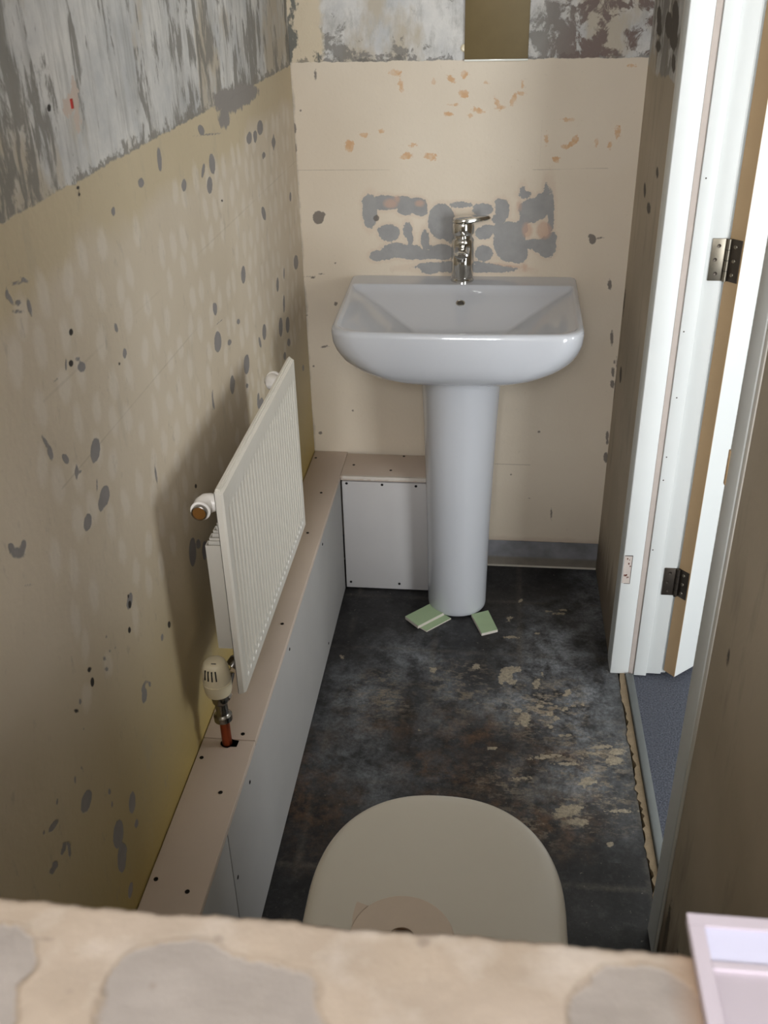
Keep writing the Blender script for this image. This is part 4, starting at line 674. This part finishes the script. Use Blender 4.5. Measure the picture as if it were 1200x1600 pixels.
# off-cuts of moisture board wedged under it
def offcut(lab, pts, z0, z1, tilt=0):
    c = (sum(p[0] for p in pts) / 4, sum(p[1] for p in pts) / 4)
    t = tag(root('board_offcut', (c[0], c[1], 0)), lab, 'offcut', 'board off-cuts packed under the pedestal')
    prism('gypsum_core', pts, z0, z1 - .0008, 'board_core', t, .0004); prism('paper_face', [(c[0] + (x - c[0]) * .985, c[1] + (y - c[1]) * .985) for x, y in pts], z1 - .0008, z1, 'green_board', t)
offcut('small pale green board off-cut at the left foot of the pedestal, uppermost there', [(-.200, 2.052), (-.163, 2.012), (-.098, 2.078), (-.136, 2.118)], .0046, .0135)
offcut('whitish sliver of board lying under the left green off-cut', [(-.172, 2.030), (-.140, 2.005), (-.080, 2.066), (-.112, 2.095)], .0003, .0045)
offcut('single pale green board off-cut at the right foot of the pedestal', [(.001, 2.000), (.042, 2.020), (.016, 2.104), (-.028, 2.082)], .0003, .0085)
# ------------------------------------------------------------------ toilet
tcx = -.048
def D_ring(hw, yb, y0, b, z, n=64, ex=2.3, rb=.03):
    P = []
    for k in range(n + 1):
        q = math.pi * k / n; c, s = math.cos(q), math.sin(q)
        P.append((tcx + hw * math.copysign(abs(c) ** (2 / ex), c), y0 + b * abs(s) ** (2 / ex), z))
    P += [(tcx - hw, y0 + (yb + rb - y0) * k / 6, z) for k in range(1, 6)]
    P += [(tcx - hw + rb * (1 - math.cos(q)), yb + rb * (1 - math.sin(q)), z) for q in [math.pi / 2 * k / 6 for k in range(7)]]
    P += [(tcx + hw - rb * (1 - math.sin(q)), yb + rb * (1 - math.cos(q)), z) for q in [math.pi / 2 * k / 6 for k in range(7)]]
    P += [(tcx + hw, yb + rb + (y0 - yb - rb) * k / 6, z) for k in range(1, 6)]
    return P
toi = tag(root('toilet', (tcx, .75, 0)), 'white toilet with its pale lid closed, just beyond the plaster ledge', 'toilet')
ld = loft('lid', [D_ring(.172 - i, .565 + i, .85, .200 - i, z) for i, z in ((.004, .4015), (0, .404), (0, .409), (.0015, .413), (.005, .4163), (.011, .4185), (.022, .4200), (.05, .4210), (.09, .4217))], 'lid', toi, ang=60)
loft('seat', [D_ring(.170 - i, .58, .85, .197 - i, z) for i, z in ((.004, .381), (0, .384), (0, .397), (.004, .4005))], 'lid', toi, ang=60)
loft('pan', [D_ring(hw, yb, y0, b, z) for hw, yb, y0, b, z in ((.105, .44, .80, .13, .001), (.105, .44, .80, .13, .06), (.112, .44, .80, .14, .18), (.14, .44, .82, .17, .27), (.165, .44, .85, .19, .34), (.168, .44, .85, .194, .375), (.165, .445, .85, .191, .380))], 'ceramic_unit', toi, ang=60)
for s in (-1, 1): lathe('hinge_cap', [(.014, 0), (.014, .012), (.010, .016)], (tcx + s * .075, .548, .380), 'chrome', toi, n=20)
cis = loft('cistern', [rrect(tcx - .18 + i, tcx + .18 - i, .370 + i, .528 - i, .03, .03, z) for i, z in ((.02, .382), (.008, .40), (0, .46), (0, .738))], 'ceramic_unit', toi, ang=40)
loft('cistern_lid', [rrect(tcx - .186 + i, tcx + .186 - i, .366 + i, .533 - i, .03, .03, z) for i, z in ((0, .739), (0, .758), (.003, .766), (.012, .770))], 'ceramic_unit', toi, ang=40)
lathe('flush_button', [(.020, 0), (.020, .003), (.017, .005), (.0005, .005)], (tcx, .45, .770), 'chrome', toi)
# roll standing on the lid
rl = tag(root('toilet_roll', (-.079, .7180, .4222)), 'toilet roll standing on end on the closed toilet lid', 'toilet roll')
bm = bmesh.new(); rg = bm_lathe(bm, [(.0168, .001), (.0605, 0), (.0618, .002), (.0618, .098), (.0600, .100), (.0168, .100), (.0168, .001)], (-.079, .7180, .4222), n=56)
bmesh.ops.remove_doubles(bm, verts=bm.verts[:], dist=1e-5); finish(bm, 'paper', 'paper_roll', rl)
bm = bmesh.new(); bm_lathe(bm, [(.0166, .0005), (.0166, .0995), (.0152, .0995), (.0152, .0005), (.0166, .0005)], (-.079, .7180, .4222), n=32); bmesh.ops.remove_doubles(bm, verts=bm.verts[:], dist=1e-5)
finish(bm, 'tube_core', 'card', rl)
arc = [(-.079 + .0612 * math.cos(q), .7180 + .0612 * math.sin(q)) for q in [math.radians(136 + 5 * k) for k in range(7)]]
out = [(-.079 + r * math.cos(q), .7180 + r * math.sin(q)) for q, r in [(math.radians(166 - 5 * k), .0622 + .0125 * (k / 5) ** 1.3) for k in range(1, 6)]]
prism('loose_sheet', arc + out, .4236, .5222, 'paper_roll', rl)
# ------------------------------------------------------------------ mirror strip over the basin
mir = tag(root('mirror', (-.0125, BY, 1.31)), 'narrow mirror strip with an olive reflection painted in, on the back wall above the basin', 'mirror')
box('mirror_glass', (-.081, BY - .0065, 1.3155), (.057, BY - .0008, 1.95), 'mirror_reflection', mir, .0006)
box('lower_edge', (-.081, BY - .0085, 1.3120), (.057, BY - .0008, 1.3155), 'glass_edge', mir, .0004)
lathe('mirror_clip', [(.008, 0), (.008, .002), (.005, .0045), (.002, .004)], (-.0815, BY - .0008, 1.338), 'valve_plastic', mir, (0, -1, 0), 20)
# ------------------------------------------------------------------ shallow plastic tray on the ledge, lower right
tr = tag(root('plastic_tray', (.16, .19, SZ)), 'mauve-white plastic box with a bright lavender window lying on the ledge', 'box')
box('body', (.0885, .06, SZ + .0008), (.262, .2755, SZ + .0052), 'plastic_tray', tr, .0012)
bm = bmesh.new()
for lo, hi in (((.0885, .2700, SZ + .005), (.262, .2755, SZ + .0068)), ((.0885, .06, SZ + .005), (.0945, .2698, SZ + .0068)), ((.0947, .2510, SZ + .005), (.262, .2540, SZ + .0066)), ((.256, .06, SZ + .005), (.262, .2508, SZ + .0068))): bm_box(bm, lo, hi)
finish(bm, 'raised_rim', 'plastic_tray', tr, False)
box('bright_window', (.0948, .2542, SZ + .0052), (.2558, .2696, SZ + .0058), 'plastic_inset', tr)
